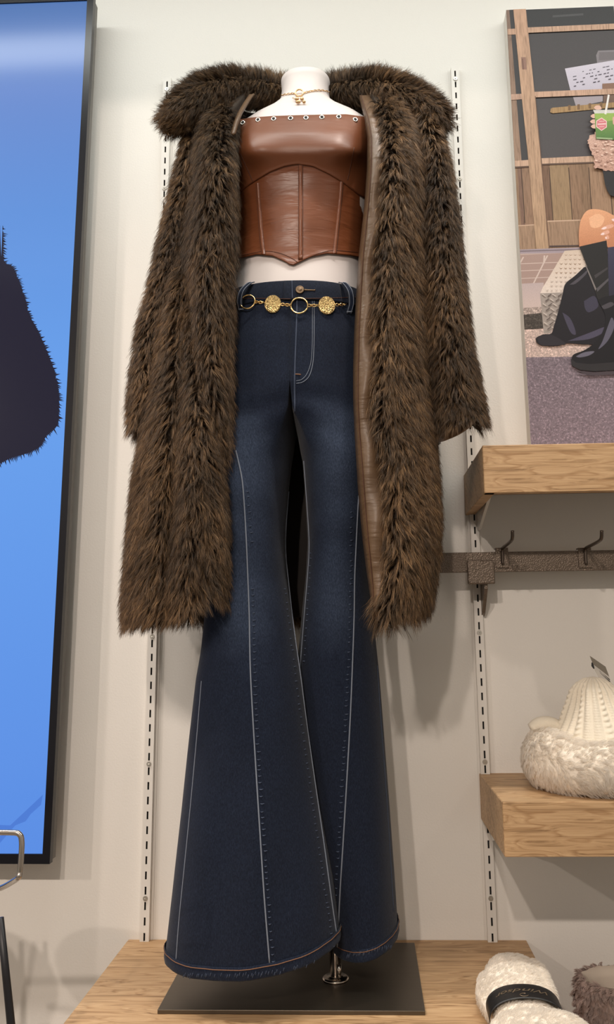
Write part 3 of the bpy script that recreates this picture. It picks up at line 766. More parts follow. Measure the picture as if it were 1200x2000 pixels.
vs = np.concatenate([[-.12, 0.0], np.linspace(.03, .95, 26), [.97, .985, 1., 1.]]); gs = np.concatenate([[.002, .0034], np.full(26, .0034)+.0*np.arange(26), [.0048, .0050, .0046, .001]])
lower = corset_panel('waist_panel', fA, fB, vs, gs, 'leather_lo')
bC = bvh_of(bust, lower); bLo = bvh_of(lower); bBu = bvh_of(bust)
def strip(name, pts, w, lift, mat, b, par=cs, th=.0012, m=8):
    """a narrow raised band lying on a surface"""
    q = on(b, pts, lift, m); V = []; F = []
    for p in q:
        for s, dy in ((-w, .0010), (-w*.86, -th), (w*.86, -th), (w, .0010)): V.append(p+np.array([s, dy, 0]))
    for i in range(len(q)-1):
        for j in range(3): F.append((i*4+j, i*4+j+1, i*4+j+5, i*4+j+4))
    o = mesh(name, V, F, MT[mat], par, True); return o, q
for pts, w in (([(587.5, 322), (587.5, 360), (587.5, 420), (587.5, 470), (587.3, 512)], .0037), ([(504, 358), (506, 390), (509, 430), (512, 470), (515.5, 497)], .0031),
               ([(667, 355), (664, 390), (660, 430), (656, 470), (653.5, 495)], .0031)):
    o, q = strip('boning_channel', pts, w, .0003, 'leather_lo', bLo)
    for s in (-w*.95, w*.95): MB().tube(q+np.array([s, -.0008, 0]), .0005, 5).build('stitching', MT['thread'], o, True)
MB().tube(on(bBu, [(470, 300), (478, 318), (487, 338), (495, 357)], .0001), .0007, 5).build('dart_seam', MT['thread'], cs, True)
MB().tube(on(bBu, [(692, 288), (688, 310), (683, 335), (679, 352)], .0001), .0007, 5).build('dart_seam', MT['thread'], cs, True)
q = on(bLo, [(468, 500), (515, 491), (547, 494.5), (572, 505.5), (585, 513.5), (602, 505.5), (620, 496), (652, 489.5), (699, 493)], .0002); MB().tube(q, .0005, 5).build('stitching', MT['thread'], cs, True)
for px, py in ((475, 241), (504.5, 235.5), (535, 233.5), (568, 232.5), (598, 231.5), (629, 230.5), (662, 229.5), (694, 235)):
    h = hit(bBu, px, py, .0004)
    if h is None: continue
    c, nn = h; nn = np.array([nn[0]*.6, -1, .12]); nn /= np.linalg.norm(nn); c = c+nn*.0012
    e = MB().tube(ring_pts(c, .0036, .0036, nn, 22), .0011, 8, True).build('eyelet', MT['silver'], cs, True)
    MB().disc(c-nn*.0001, .0031, 18, nn, .0002).build('eyelet_hole', MT['dark'], e)

# ------------------------------------------------------------------ necklace
bT = bvh_of(torso)
nk = empty('necklace', (.288, -.2, P(585, 208, -.2)[2]), 'thin gold chain necklace with ring clasp and small charms', 'necklace')
LP = spl([(515, 197, 0), (524, 193.5, 0), (535, 190, 0), (548, 187.6, 0), (558.5, 186, 0), (570, 184.5, 0), (577, 184, 0)], 6)
RP = spl([(594, 183, 0), (600, 181.5, 0), (609, 179.5, 0), (619, 178, 0), (631, 178, 0), (642, 180, 0), (651, 184, 0), (660, 189, 0)], 6)
for path, n in ((LP, 19), (RP, 19)):
    d = np.concatenate([[0], np.linalg.norm(np.diff(path[:, :2], axis=0), axis=1).cumsum()]); d /= d[-1]
    chain(0, 0, 0, 0, n, fn=lambda t, path=path, d=d: hit(bT, float(np.interp(t, d, path[:, 0])), float(np.interp(t, d, path[:, 1])), .0016), r=.0016, wire=.00068, par=nk, mat='rosegold')
c, nn = hit(bT, 585.3, 184.5, .003); nn = np.array([0, -1, .15])
MB().tube(ring_pts(c, .0070, .0076, nn, 30), .0014, 8, True).build('ring_clasp', MT['rosegold'], nk, True)
def charm(px, py, rx, rz, ry, name='charm'):
    c, nn = hit(bT, px, py, .004); rs = []
    for a in np.linspace(-math.pi/2, math.pi/2, 9):
        rs.append(ring_pts(c+np.array([0, math.sin(a)*ry, 0]), max(rx*math.cos(a), 1e-4), max(rz*math.cos(a), 1e-4), (0, 1, 0), 16))
    return MB().loft(rs).build(name, MT['rosegold'], nk, True)
charm(580.5, 197.5, .0040, .0038, .0030); charm(590.5, 197, .0036, .0036, .0026); charm(583, 203.5, .0048, .0032, .0030); charm(594.5, 203, .0032, .0034, .0026)
for i in range(5): charm(580+i*2.6, 191.5+(.6 if i % 2 else 0), .0013, .0013, .0013, 'bead')
c, nn = hit(bT, 573.5, 195.5, .004); MB().tube(ring_pts(c, .0013, .0021, nn, 14), .0005, 6, True).tube([c+np.array([.001, 0, -.002]), c+np.array([.005, -.0005, -.004])], .0006, 6).build('key_charm', MT['rosegold'], nk, True)

# ------------------------------------------------------------------ faux fur coat
FK = dict(per=6, clump=.0027, conv=.62, lift=.60, radius=.00031, curl=.12, sway=.16, tintv=(.42, 1.75))
ct = empty('fur_coat', (.283, -.17, P(600, 1215, -.3)[2]), 'long dark brown faux fur coat with wide pointed collar hanging open on the mannequin', 'coat')
CY = [166, 200, 215, 230, 260, 300, 350, 400, 450, 500, 560, 650, 700, 750, 800, 850, 900, 950, 1000, 1050, 1100, 1150, 1185, 1230]
LE = [506, 482, 467, 462, 455, 454, 455, 457, 457, 456, 452, 450, 449, 449, 448, 447, 446, 446, 446, 445, 442, 438, 432, 428]
LO = [440, 396, 392, 385, 378, 370, 362, 352, 344, 336, 326, 314, 306, 298, 288, 280, 272, 267, 262, 258, 254, 250, 250, 254]
RE = [700, 720, 730, 738, 748, 750, 748, 744, 740, 736, 733, 731, 731, 729, 728, 734, 745, 751, 754, 757, 758, 752, 736, 742]
RO = [750, 786, 800, 808, 814, 818, 820, 820, 820, 821, 822, 823, 825, 828, 834, 838, 842, 845, 847, 845, 840, 834, 826, 806]
LE = [v-13 for v in LE]; LO = [v+12+(4 if y < 480 else 0) for v, y in zip(LO, CY)]; RE = [v+8 for v in RE]; RO = [v-10 for v in RO]
YF = [-.185, -.232, -.256, -.272, -.290, -.308, -.312, -.310, -.308, -.306, -.306, -.308, -.310, -.311, -.312, -.313, -.314, -.315, -.316, -.317, -.318, -.318, -.318, -.316]
YB = [-.10, -.085, -.07, -.06, -.05, -.042]+[-.036]*18
NF, NS, NBK = 36, 14, 34
V1X = lambda y: lerp(y, [480, 500, 650, 800, 900, 1000, 1070, 1190], [384, 385, 395, 405, 419, 428, 432, 433])
V2X = lambda y: lerp(y, [260, 400, 500, 700, 850, 1000, 1150], [398, 384, 374, 366, 356, 346, 338])
def coat_point(s, v):
    """s runs left front edge .. left side .. back .. right side .. right front edge"""
    seg, u = s
    if seg == 'LF': yb = lerp(u, [0, .12, .3, 1], [1156, 1162, 1192, 1199])
    elif seg in ('LS', 'B'): yb = 1199
    elif seg == 'RS': yb = lerp(u, [0, 1], [1199, 1168])
    else: yb = lerp(u, [0, .25, .7, 1], [1168, 1196, 1222, 1218])
    y = 166+v*(yb-166); g = lambda a: float(lerp(y, CY, a))
    yf, ybk = g(YF), g(YB); yo = (yf+ybk)/2-.03*min(1, max(0, y-180)/120)
    z = P(600, y, yf)[2]
    if seg == 'LF':
        px = g(LE)+(g(LO)-g(LE))*u
        Y = yo+(yf-yo)*(1-min(u, 1)**3.2)**(1/2.6)+.035*math.exp(-(u/.07)**2)
        a1 = np.clip((y-470)/80, 0, 1); Y += .040*a1*math.exp(-((px-V1X(y))/7.5)**2)
        a2 = np.clip((y-240)/100, 0, 1)*(1-.5*np.clip((y-1050)/100, 0, 1)); Y += .036*a2*math.exp(-((px-V2X(y))/17)**2)
        Y -= .008*a2*math.exp(-((px-V2X(y)-34)/18)**2)
    elif seg == 'RF':
        w = 1-u; px = g(RE)+(g(RO)-g(RE))*w
        Y = yo+(yf-yo)*(1-w**3.0)**(1/2.6)+.014*math.exp(-(w/.08)**2)
        Y += .012*math.exp(-((px-lerp(y, [300, 700, 1150], [800, 800, 805]))/9)**2)*np.clip((y-850)/100, 0, 1)
    elif seg == 'LS':
        a = u*math.pi/2; xo = P(g(LO), y, yo)[0]; Y = yo+(ybk-yo)*math.sin(a); return np.array([xo+.045*(1-math.cos(a)), Y, z])
    elif seg == 'RS':
        a = (1-u)*math.pi/2; xo = P(g(RO), y, yo)[0]; Y = yo+(ybk-yo)*math.sin(a); return np.array([xo-.045*(1-math.cos(a)), Y, z])
    else:
        xa = P(g(LO), y, yo)[0]+.045; xb = P(g(RO), y, yo)[0]-.045; return np.array([xa+(xb-xa)*u, ybk+.006*math.cos(u*14), z])
    p = P(px, y, Y); return np.array([p[0], Y, z])
SL = [('LF', u) for u in np.linspace(0, 1, NF)]+[('LS', u) for u in np.linspace(0, 1, NS)[1:]]+[('B', u) for u in np.linspace(0, 1, NBK)[1:-1]]+[('RS', u) for u in np.linspace(0, 1, NS)[:-1]]+[('RF', u) for u in np.linspace(0, 1, NF)]
rows = [np.array([coat_point(s, v) for s in SL]) for v in np.linspace(0, 1, 90)]
BV, BF = loft_vf(rows, False, False)
body = mesh('body_panel', BV, BF, MT['fur_base'], ct, True); solid(body, .005, -1)
# inside lining
nrm = np.zeros_like(BV)
for f in BF:
    nn = np.cross(BV[f[1]]-BV[f[0]], BV[f[3]]-BV[f[0]])
    for i in f: nrm[i] += nn
nrm /= np.linalg.norm(nrm, axis=1, keepdims=True)+1e-12
ns = len(SL); LV = BV-nrm*.008
mesh('lining', LV, [f[::-1] for f in BF if 2 < f[0] % ns < ns-4], MT['lining_shaded'], ct, True)
zhem = P(600, 1199, -.3)[2]
VYS = np.linspace(1190, 480, 40); VZ = np.array([P(600, y, -.31)[2] for y in VYS]); VX = np.array([P(V1X(y), y, -.30)[0] for y in VYS])
def pile(c, n):
    valley = (np.abs(c[:, 0]-np.interp(c[:, 2], VZ, VX)) < .0045) & (c[:, 2] < VZ[-1]-.02) & (c[:, 1] < -.2)
    return ((c[:, 1] < -.10) | (c[:, 2] < zhem+.05)) & (c[:, 2] < P(600, 168, -.3)[2]) & ~valley
def comb_body(p, n):
    xm = np.where(p[:, 0] < .29, .125, .435); hw = np.where(p[:, 0] < .29, .09, .065)
    return np.column_stack([np.clip((p[:, 0]-xm)/hw, -1.3, 1.3)*.30, np.zeros(len(p)), -np.ones(len(p))])
fur('fur', body, BV, BF, 330000, .039, comb_body, MT['fur'], **FK, keep=pile, seed=3)
# satin facing along the wearer's left front
FY = [186, 200, 230, 270, 330, 400, 500, 560, 650, 720, 780, 850, 900, 950, 1000, 1050, 1100, 1150, 1205]
FL = [701, 704, 712, 718, 717, 712, 701, 697, 692, 690, 690, 693, 696, 699, 703, 708, 714, 721, 729]
fr = []
for y in np.linspace(186, 1205, 90):
    l = float(lerp(y, FY, FL)); r = float(lerp(y, CY, RE))+6; yf = float(lerp(y, CY, YF)); R = []
    for u in np.linspace(0, 1, 12):
        px = l+(r-l)*u; Y = yf+.012-.016*math.sin(math.pi*min(u*.9+.12, 1))+.020*math.exp(-(u/.10)**2)
        Y += .0022*math.sin(y*.045+u*5)*math.sin(math.pi*u)+.003*math.sin(y*.021+2)*u
        R.append(P(px, y, Y))
    zc = R[6][2]; fr.append(np.array(R))
V, F = loft_vf([f[::-1] for f in fr], False, False)
fc = mesh('facing', V, F, MT['satin'], ct, True); solid(fc, .003, -1)
MB().tube(np.array([f[2] for f in fr])+np.array([0, -.0008, 0]), .0006, 5).build('stitching', MT['thread'], ct, True)
def comb_side(dx, dz=-1, dy=0): return lambda p, n: np.tile(np.array([[dx, dy, dz]], float), (len(p), 1))
def sleeve(rowsL, hemslope, yc, bb, n, seed, cx_comb):
    ys = [r[0] for r in rowsL]; rs = []
    for y in np.linspace(ys[0], ys[-1], 50):
        l, r = float(lerp(y, ys, [q[1] for q in rowsL])), float(lerp(y, ys, [q[2] for q in rowsL]))
        xa, xb = P(l, y, yc)[0], P(r, y, yc)[0]; z = P(600, y, yc)[2]; t = np.linspace(0, 2*math.pi, 40, endpoint=False)
        bbb = bb*(.55+.45*min(1, (y-ys[0])/90))
        u = np.sin(t); sl = hemslope*(-u)*np.clip((y-ys[0])/(ys[-1]-ys[0]), 0, 1)**3
        rs.append(np.stack([(xa+xb)/2-(xb-xa)/2*sup(np.sin(t), 2.2), yc-bbb*sup(np.cos(t), 2.2), z+sl], 1))
    V, F = loft_vf(rs, False); o = mesh('sleeve', V, F, MT['fur_base'], ct, True)
    inner = [rs[-1], rs[-1]*[1, 1, 1]+np.array([0, 0, .0])]
    c = rs[-1].mean(0); q = rs[-1].copy(); q[:, :2] = c[:2]+(q[:, :2]-c[:2])*.72; q2 = q.copy(); q2[:, 2] += .12
    V2, F2 = loft_vf([rs[-1], q, q2], False); mesh('cuff_lining', V2, F2, MT['satin'], o, True)
    fur('fur', o, V, F, n, .036, lambda p, nn: np.column_stack([np.clip((p[:, 0]-c[0])/.05, -1.2, 1.2)*.2+cx_comb*.6, np.zeros(len(p)), -np.ones(len(p))]), MT['fur'], keep=lambda c_, n_: (n_[:, 1] < .55), seed=seed, **FK)
    return o
sleeve([(212, 808, 848), (250, 818, 838), (300, 826, 848), (350, 828, 862), (450, 832, 877), (580, 836, 890), (700, 842, 904), (780, 849, 920), (822, 850, 928), (846, 854, 932)], .016, -.215, .055, 80000, 5, .12)
sleeve([(212, 352, 400), (250, 382, 404), (300, 376, 406), (350, 362, 402), (450, 338, 392), (550, 316, 378), (650, 290, 360), (750, 277, 345), (815, 273, 336), (838, 274, 332)], -.006, -.185, .058, 55000, 6, -.12)
# collar: two pointed wings joined round the back of the neck
def wing(sp, seed, n):
    """sp rows: px, py, Y, half width up/down the picture (px), half thickness (m)"""
    a = np.array(sp, float); c = spl(a[:, :3], 7); hw = spl(np.column_stack([a[:, 3], a[:, 4]*1000, a[:, 3]*0]), 7)
    rs = []
    for i, (px, py, Y) in enumerate(c):
        C0 = P(px, py, Y); j0, j1 = max(i-1, 0), min(i+1, len(c)-1); d = P(*c[j1])-P(*c[j0]); d /= np.linalg.norm(d)
        v = np.array([0, 0, 1.]); v = v-d*(v@d); v = v+np.array([0, .35, 0]); v = v-d*(v@d); v /= np.linalg.norm(v); w = np.cross(d, v)
        h = max(hw[i, 0], 1)*.00080; t = hw[i, 1]/1000; th = np.linspace(0, 2*math.pi, 30, endpoint=False)
        rs.append(C0+np.outer(np.cos(th)*h, v)+np.outer(np.sin(th)*t, w))
    V, F = loft_vf(rs, True)
    nn = np.cross(V[F[5][1]]-V[F[5][0]], V[F[5][3]]-V[F[5][0]])
    if nn@(V[F[5][0]]-rs[0].mean(0)) < 0: F = [f[::-1] for f in F]
    return V, F, P(*c[-1])-P(*c[0])
def comb_wing(tip, root):
    tip = np.array(tip); root = np.array(root); ax = tip-root; L = np.linalg.norm(ax); ax = ax/L
    def f(p, n):
        s = ((p-root)@ax/L)[:, None]
        up = (n[:, 2:3] > .35)
        return ax*.85*np.clip(s+.15, 0, 1.2)+np.where(up, np.array([[0, -.1, 1.0]])*(1.15-np.clip(s, 0, 1)), np.array([[0, -.1, -.75]]))
    return f
WL = [(575, 186, -.085, 10, .012), (546, 182, -.115, 13, .016), (505, 178, -.155, 15, .019), (455, 174, -.190, 18, .020), (412, 182, -.222, 22, .020), (376, 204, -.240, 24, .019), (350, 226, -.246, 19, .015), (330, 242, -.244, 8, .008)]
WR = [(618, 186, -.085, 10, .012), (650, 182, -.115, 12, .016), (690, 178, -.155, 15, .019), (738, 177, -.190, 18, .020), (785, 190, -.222, 21, .020), (824, 212, -.240, 22, .019), (848, 230, -.246, 17, .015), (864, 243, -.244, 7, .008)]
VA, FA, _ = wing(WL, 1, 0); VB, FB, _ = wing(WR, 2, 0)
co = mesh('collar', np.concatenate([VA, VB]), list(FA)+[tuple(i+len(VA) for i in f) for f in FB], MT['fur_base'], ct, True)
fur('fur', co, VA, FA, 42000, .034, comb_wing(P(*WL[-1][:3]), P(*WL[1][:3])), MT['fur'], seed=8, **FK)
fur('fur', co, VB, FB, 42000, .034, comb_wing(P(*WR[-1][:3]), P(*WR[1][:3])), MT['fur'], seed=9, **FK)
# plain lapel edging beside the neckline
q = []
for y in np.linspace(184, 262, 24):
    l = float(lerp(y, [184, 200, 222, 240, 262], [498, 487, 474, 467, 461])); yf = float(lerp(y, CY, YF))
    q.append(np.array([P(l-11*u, y, yf-.004-.010*math.sin(math.pi*u)+.012*(u == 0)) for u in (0, .08, .3, .6, .9, 1)]))
V, F = loft_vf([f for f in q], False, False); o = mesh('facing', V, F, MT['satin'], ct, True); solid(o, .003, -1)

# ------------------------------------------------------------------ poster
def m_print(name, kind):
    t = NT(name); a = t.attr('tone').outputs['Color']; c = t.coord(); n = t.noise(c, 900, 2); col = a
    if kind == 'plain': k = t.ramp(n, [(.25, (.86, .86, .86)), (.75, (1.12, 1.12, 1.12))])
    elif kind == 'asphalt': k = t.ramp(t.noise(c, 330, 5, .8), [(.30, (.35, .34, .36)), (.45, (.85, .85, .85)), (.56, (1.1, 1.1, 1.1)), (.66, (2.6, 2.5, 2.5))])
    elif kind == 'wood': k = t.ramp(t.noise(t.coord((420, 420, 28)), 1.0, 4, .6, .6), [(.3, (.62, .6, .58)), (.5, (1, 1, 1)), (.75, (1.2, 1.2, 1.2))])
    elif kind == 'fur': k = t.ramp(t.noise(t.coord((150, 150, 260)), 1.2, 3, .6, 2.), [(.3, (.55, .46, .42)), (.5, (1, 1, 1)), (.7, (1.25, 1.25, 1.25))])
    elif kind == 'gravel': k = t.ramp(t.noise(c, 330, 3, .7), [(.35, (.5, .48, .45)), (.55, (1, 1, 1)), (.68, (2.0, 2.0, 1.9))])
    t.set(col=t.mix(1., col, k, 'MULTIPLY'), rough=.55, spec=.25, nor=t.bump(t.noise(t.coord((1400, 1400, 1400)), 1, 1), .12, .0004)); return t.m
PK = ['plain', 'asphalt', 'wood', 'fur', 'gravel']; PM = [m_print('poster_ink_'+k, k) for k in PK]
po = empty('wall_poster', (.85, WY, -.80), 'large unframed street fashion poster of seated person in black boots holding green drink', 'poster')
PYF = -.020; RX = 1240
pa = P(988, 20, PYF); xl, ztp, zbt = .7205, pa[2]-.0005, -.825; xr = P(RX, 500, PYF)[0]
bev(MB().box((xl, PYF+.0006, zbt), (xr, WY-.0005, ztp)).build('canvas', MT['card'], po), .0012)
pv, pf_, pc, pm = [], [], [], []
LAY = [0]
def clip_poly(q):
    def cut(q, f, inter):
        out = []
        for i in range(len(q)):
            a, b = q[i-1], q[i]; fa, fb = f(a), f(b)
            if (fa >= 0) != (fb >= 0): out.append(a+(b-a)*(fa/(fa-fb)))
            if fb >= 0: out.append(b)
        return out
    q = [np.array(p) for p in q]
    for f in (lambda p: p[0]-xl, lambda p: xr-p[0], lambda p: ztp-p[2], lambda p: p[2]-zbt):
        q = cut(q, f, None)
        if not q: return q
    return q
def ink(pts, col, kind='plain', col2=None, rag=0, smooth=0, grow=True):
    """a flat printed patch; col2 blends towards its lower end"""
    if smooth: pts = [tuple(p[:2]) for p in spl([(x, y, 0) for x, y in list(pts)+[pts[0]]], smooth)][:-1]
    if rag:
        rg = random.Random(len(pv)); out = []
        for i in range(len(pts)):
            a, b = np.array(pts[i], float), np.array(pts[(i+1) % len(pts)], float); k = max(1, int(np.linalg.norm(b-a)/3))
            for j in range(k): out.append(a+(b-a)*j/k+np.array([rg.uniform(-rag, rag), rg.uniform(-rag, rag)]))
        pts = out
    LAY[0] += 1; Yl = PYF-.00003*LAY[0]
    q = clip_poly([P(x, y, PYF) for x, y in pts])
    if len(q) < 3: return
    mute = lambda k: tuple(.78*v+.22*(sum(k)/3)*(1.0, .97, .98)[i_]+2 for i_, v in enumerate(k))
    col = mute(col); col2 = mute(col2) if col2 is not None else None
    V = np.array(q); V[:, 1] = Yl; c = np.array(srgb(*col)[:3]); cc = np.tile(c, (len(V), 1))
    if col2 is not None:
        f = ((V[:, 2].max()-V[:, 2])/max(np.ptp(V[:, 2]), 1e-6))[:, None]; cc = c*(1-f)+np.array(srgb(*col2)[:3])*f
    bm = bmesh.new(); vs = [bm.verts.new(v) for v in V]; f = bm.faces.new(vs); bm.normal_update()
    if f.normal.y > 0: f.normal_flip()
    bmesh.ops.triangulate(bm, faces=bm.faces[:]); bm.verts.index_update(); n0 = sum(len(x) for x in pv)
    pv.append(V); pc.append(cc)
    for f in bm.faces: pf_.append([v.index+n0 for v in f.verts]); pm.append(PK.index(kind))
    bm.free()
def quad(x0, y0, x1, y1, x2, y2, x3, y3, *a, **k): ink([(x0, y0), (x1, y1), (x2, y2), (x3, y3)], *a, **k)
B_ = 960
# shop front glass
quad(940, 0, RX, 0, RX, 330, 940, 330, (72, 68, 70), col2=(80, 74, 76)); quad(1030, 18, RX, 0, RX, 47, 1031, 55, (58, 58, 60))
quad(1080, 30, 1140, 26, 1140, 30, 1080, 34, (78, 78, 80))
# papers, boxes and stick behind the glass
ink([(1165, 108), (1169, 99), (RX, 96), (RX, 130), (1167, 124)], (128, 120, 126)); quad(1171, 102, RX, 100, RX, 114, 1170, 118, (112, 104, 108))
ink([(1104, 134), (RX, 111), (RX, 172), (1115, 178)], (204, 196, 212), col2=(186, 178, 196)); ink([(1120, 190), (1178, 186), (1178, 198), (1126, 209)], (160, 148, 156))
rg = random.Random(5)
for r_ in range(5):
    yy = 143+r_*6.4; x = 1119+r_*.6
    while x < 1196:
        w = rg.uniform(2.5, 7); sl = -.2*(x-1119)
        if rg.random() < .72: quad(x, yy+sl, x+w, yy+sl-.2*w, x+w, yy+sl-.2*w+1.5, x, yy+sl+1.5, (88, 82, 96))
        x += w+rg.uniform(1.2, 4)
quad(1177, 164, RX, 160, RX, 175, 1177, 177, (140, 100, 80)); quad(1179, 186, RX, 182, RX, 205, 1179, 208, (118, 88, 74))
ink([(1076, 213), (1080, 211), (RX, 197), (RX, 207), (1080, 222), (1075, 220)], (170, 130, 80), 'wood')
for x in (1110, 1128, 1150, 1172): quad(x, 209-(x-1080)*.09, x+5, 208.5-(x-1080)*.09, x+5, 219-(x-1080)*.09, x, 219-(x-1080)*.09, (126, 90, 56))
# left strip and posts
ink([(984, 20), (995, 19), (1019, 314), (1000, 316)], (132, 104, 88), 'wood', (156, 122, 98))
ink([(995, 19), (1004, 18.5), (1032, 313), (1019, 314)], (62, 60, 62))
# panelled lower door
quad(1000, 320, RX, 306, RX, 490, 1000, 500, (142, 108, 80), 'wood', (150, 116, 84))
for x0, x1, c in ((1010, 1019, (128, 94, 76)), (1020, 1036, (146, 110, 84)), (1058, 1073, (122, 88, 66)), (1073, 1111, (154, 122, 86)), (1111, 1131, (144, 108, 80)), (1131, 1150, (138, 104, 76)), (1150, 1190, (158, 120, 90)), (1190, 1240, (148, 112, 82))):
    quad(x0, 318, x1, 316, x1+8, 440, x0+8, 442, c, 'wood')
for x in (1018, 1036, 1073, 1111, 1150, 1190): quad(x-.8, 328, x+.8, 328, x+8.6, 436, x+7, 436, (78, 56, 44))
quad(1050, 433, RX, 427, RX, 482, 1050, 482, (156, 122, 94), 'wood'); quad(1050, 432.5, RX, 426, RX, 428, 1050, 435, (196, 160, 132))
quad(1005, 442, 1044, 440, 1046, 488, 1008, 491, (158, 124, 96), 'wood'); quad(1005, 441, 1044, 439, 1044, 441, 1005, 443, (196, 160, 132))
quad(1050, 481, 1140, 479, 1140, 482, 1050, 484, (80, 62, 58))
# rails and main post
quad(980, 58.5, 1008, 57, 1008, 68.5, 980, 70, (190, 146, 118), 'wood'); quad(1030, 55, RX, 45.5, RX, 56.5, 1030, 65.5, (192, 150, 122), 'wood')
quad(985, 186, 1020, 184.3, 1021, 195, 985, 197.5, (190, 148, 124), 'wood'); quad(1043, 180.6, RX, 172.5, RX, 183.5, 1044, 191.5, (196, 152, 124), 'wood')
quad(995, 316, 1033, 313.3, 1033, 325, 995, 327, (196, 156, 128), 'wood'); quad(1056, 310.3, RX, 302, RX, 314, 1057, 321, (196, 156, 128), 'wood')
quad(1057, 321, RX, 314, RX, 317, 1057, 324, (96, 70, 56)); quad(995, 327, 1033, 325, 1033, 328, 995, 330, (96, 70, 56))
ink([(1002.5, 17), (1027, 16), (1045, 189), (1057, 308), (1073, 486), (1048, 488), (1031.5, 308), (1019, 189)], (196, 150, 120), 'wood', (176, 140, 106))
ink([(1045, 189), (1046.5, 189), (1074, 486), (1072, 486)], (110, 78, 60)); quad(1018, 113, 1027, 113, 1029, 137, 1020, 137, (150, 108, 92)); quad(1019, 116, 1022, 116, 1024, 137, 1021, 137, (126, 88, 74))
# threshold, bricks, kerb, asphalt
quad(1000, 489, RX, 480, RX, 497, 1000, 500, (158, 142, 152)); quad(1000, 491, RX, 484, RX, 486, 1000, 493.5, (120, 104, 112))
quad(1000, 497, RX, 492, RX, 720, 1000, 720, (186, 160, 150))
quad(1000, 500, 1120, 494, 1100, 562, 1000, 564, (166, 136, 126))
for a in (((1000, 516), (1110, 512)), ((1000, 530), (1100, 526)), ((1000, 545), (1090, 541))): quad(*a[0], *a[1], a[1][0], a[1][1]+1.5, a[0][0], a[0][1]+1.5, (200, 176, 166))
for x0, y0, x1, y1 in ((1068, 500, 1040, 556), (1021, 503, 1014, 516), (1062, 500, 1061, 513)): quad(x0, y0, x0+3, y0, x1+3, y1, x1, y1, (204, 182, 172))
quad(1000, 556, 1062, 553, 1062, 606, 1000, 608, (184, 164, 164), col2=(202, 178, 170)); quad(1000, 604, 1060, 600, 1060, 622, 1000, 626, (176, 156, 148), 'gravel')
quad(1000, 618, 1062, 612, 1062, 642, 1000, 648, (74, 66, 60), 'gravel'); quad(1000, 645, RX, 640, RX, 700, 1000, 703, (196, 170, 160), 'asphalt')
quad(1000, 699, RX, 696, RX, B_, 1000, B_, (120, 106, 118), 'asphalt', (132, 116, 130))
# tread plate step
ink([(1103, 491), (1145, 488), (1152, 540), (1098, 573), (1055, 575), (1060, 563)], (206, 184, 164), col2=(222, 206, 194))
ink([(1055, 574), (1100, 572), (1085, 630), (1075, 652), (1062, 652)], (158, 146, 138))
for i in range(9):
    for j in range(9):
        x, y = 1066+j*9-i*4.6+(i % 2)*4, 498+i*8.6
        if 1060+(570-y)*.58 < x < 1148-(y-498)*.2: quad(x, y, x+3.5, y+1.6, x+7, y, x+3.5, y+3, (166, 132, 104) if i < 5 else (178, 162, 150))
for i in range(8):
    for j in range(4):
        x, y = 1059+j*10+(i % 2)*5+i*.6, 580+i*9.2
        if x < 1098-(y-575)*.22:
            if (i+j) % 2: quad(x, y, x+7, y-5, x+8, y-3.5, x+1, y+1.5, (98, 84, 80))
            else: quad(x, y-5, x+7, y, x+6, y+1.5, x-1, y-3.5, (196, 182, 172))
# trailing black coat
ink([(1140, 524), (1122, 541), (1104, 556), (1098, 578), (1090, 610), (1081, 640), (1076, 653), (1060, 655), (1046, 663), (1056, 676), (1090, 677), (1108, 672), (1145, 674), (1190, 668), (1200, 600), (1200, 520)], (30, 27, 34), smooth=4)
ink([(1098, 612), (1112, 622), (1121, 640), (1124, 655), (1115, 652), (1106, 634)], (66, 62, 84), smooth=4); ink([(1140, 590), (1160, 580), (1168, 600), (1150, 612), (1142, 604)], (58, 55, 76), smooth=4)
ink([(1108, 668), (1150, 652), (1182, 640), (1180, 650), (1150, 664)], (72, 68, 92), smooth=4); ink([(1112, 558), (1135, 540), (1146, 530), (1144, 538), (1124, 556)], (74, 70, 80), smooth=3)
ink([(1048, 661), (1062, 656), (1078, 656), (1104, 672), (1090, 676), (1057, 676)], (44, 40, 48), smooth=4)
# skirt, legs, boots
ink([(1168, 330), (1176, 334), (1181, 362), (1188, 379), (1198, 386), (RX, 392), (RX, 326)], (46, 43, 46), smooth=3)
ink([(1131, 486), (1130, 458), (1134, 432), (1146, 414), (1163, 411), (1182, 415), (1200, 424), (RX, 440), (RX, 480), (1186, 484)], (232, 160, 112), col2=(198, 122, 80), smooth=4)
ink([(1150, 428), (1166, 420), (1180, 428), (1172, 445), (1154, 446)], (238, 172, 126), smooth=4)
ink([(1186, 492), (1187, 460), (1192, 440), (1206, 430), (RX, 430), (RX, 492)], (218, 136, 92), col2=(190, 116, 76), smooth=3)
for x0, y0, x1, y1 in ((1173, 450, 1196, 443), (1172, 461, 1188, 455), (1181, 468, 1188, 465), (1193, 431, 1208, 435)):
    d = np.array([x1-x0, y1-y0]); nn = np.array([-d[1], d[0]])/np.linalg.norm(d)*3.2; a = np.array([x0, y0]); b2 = np.array([x1, y1])
    ink([tuple(a), tuple(a+d*.25+nn), tuple(b2+nn), tuple(b2-nn), tuple(a+d*.25-nn)], (226, 160, 132), smooth=3); ink([tuple(a), tuple(a+d*.3+nn*.7), tuple(a+d*.5), tuple(a+d*.3-nn*.7)], (240, 206, 200), smooth=3)
ink([(1131, 484), (1184, 472), (1189, 530), (1190, 592), (1176, 594), (1166, 585), (1160, 565), (1147, 525)], (36, 34, 35))
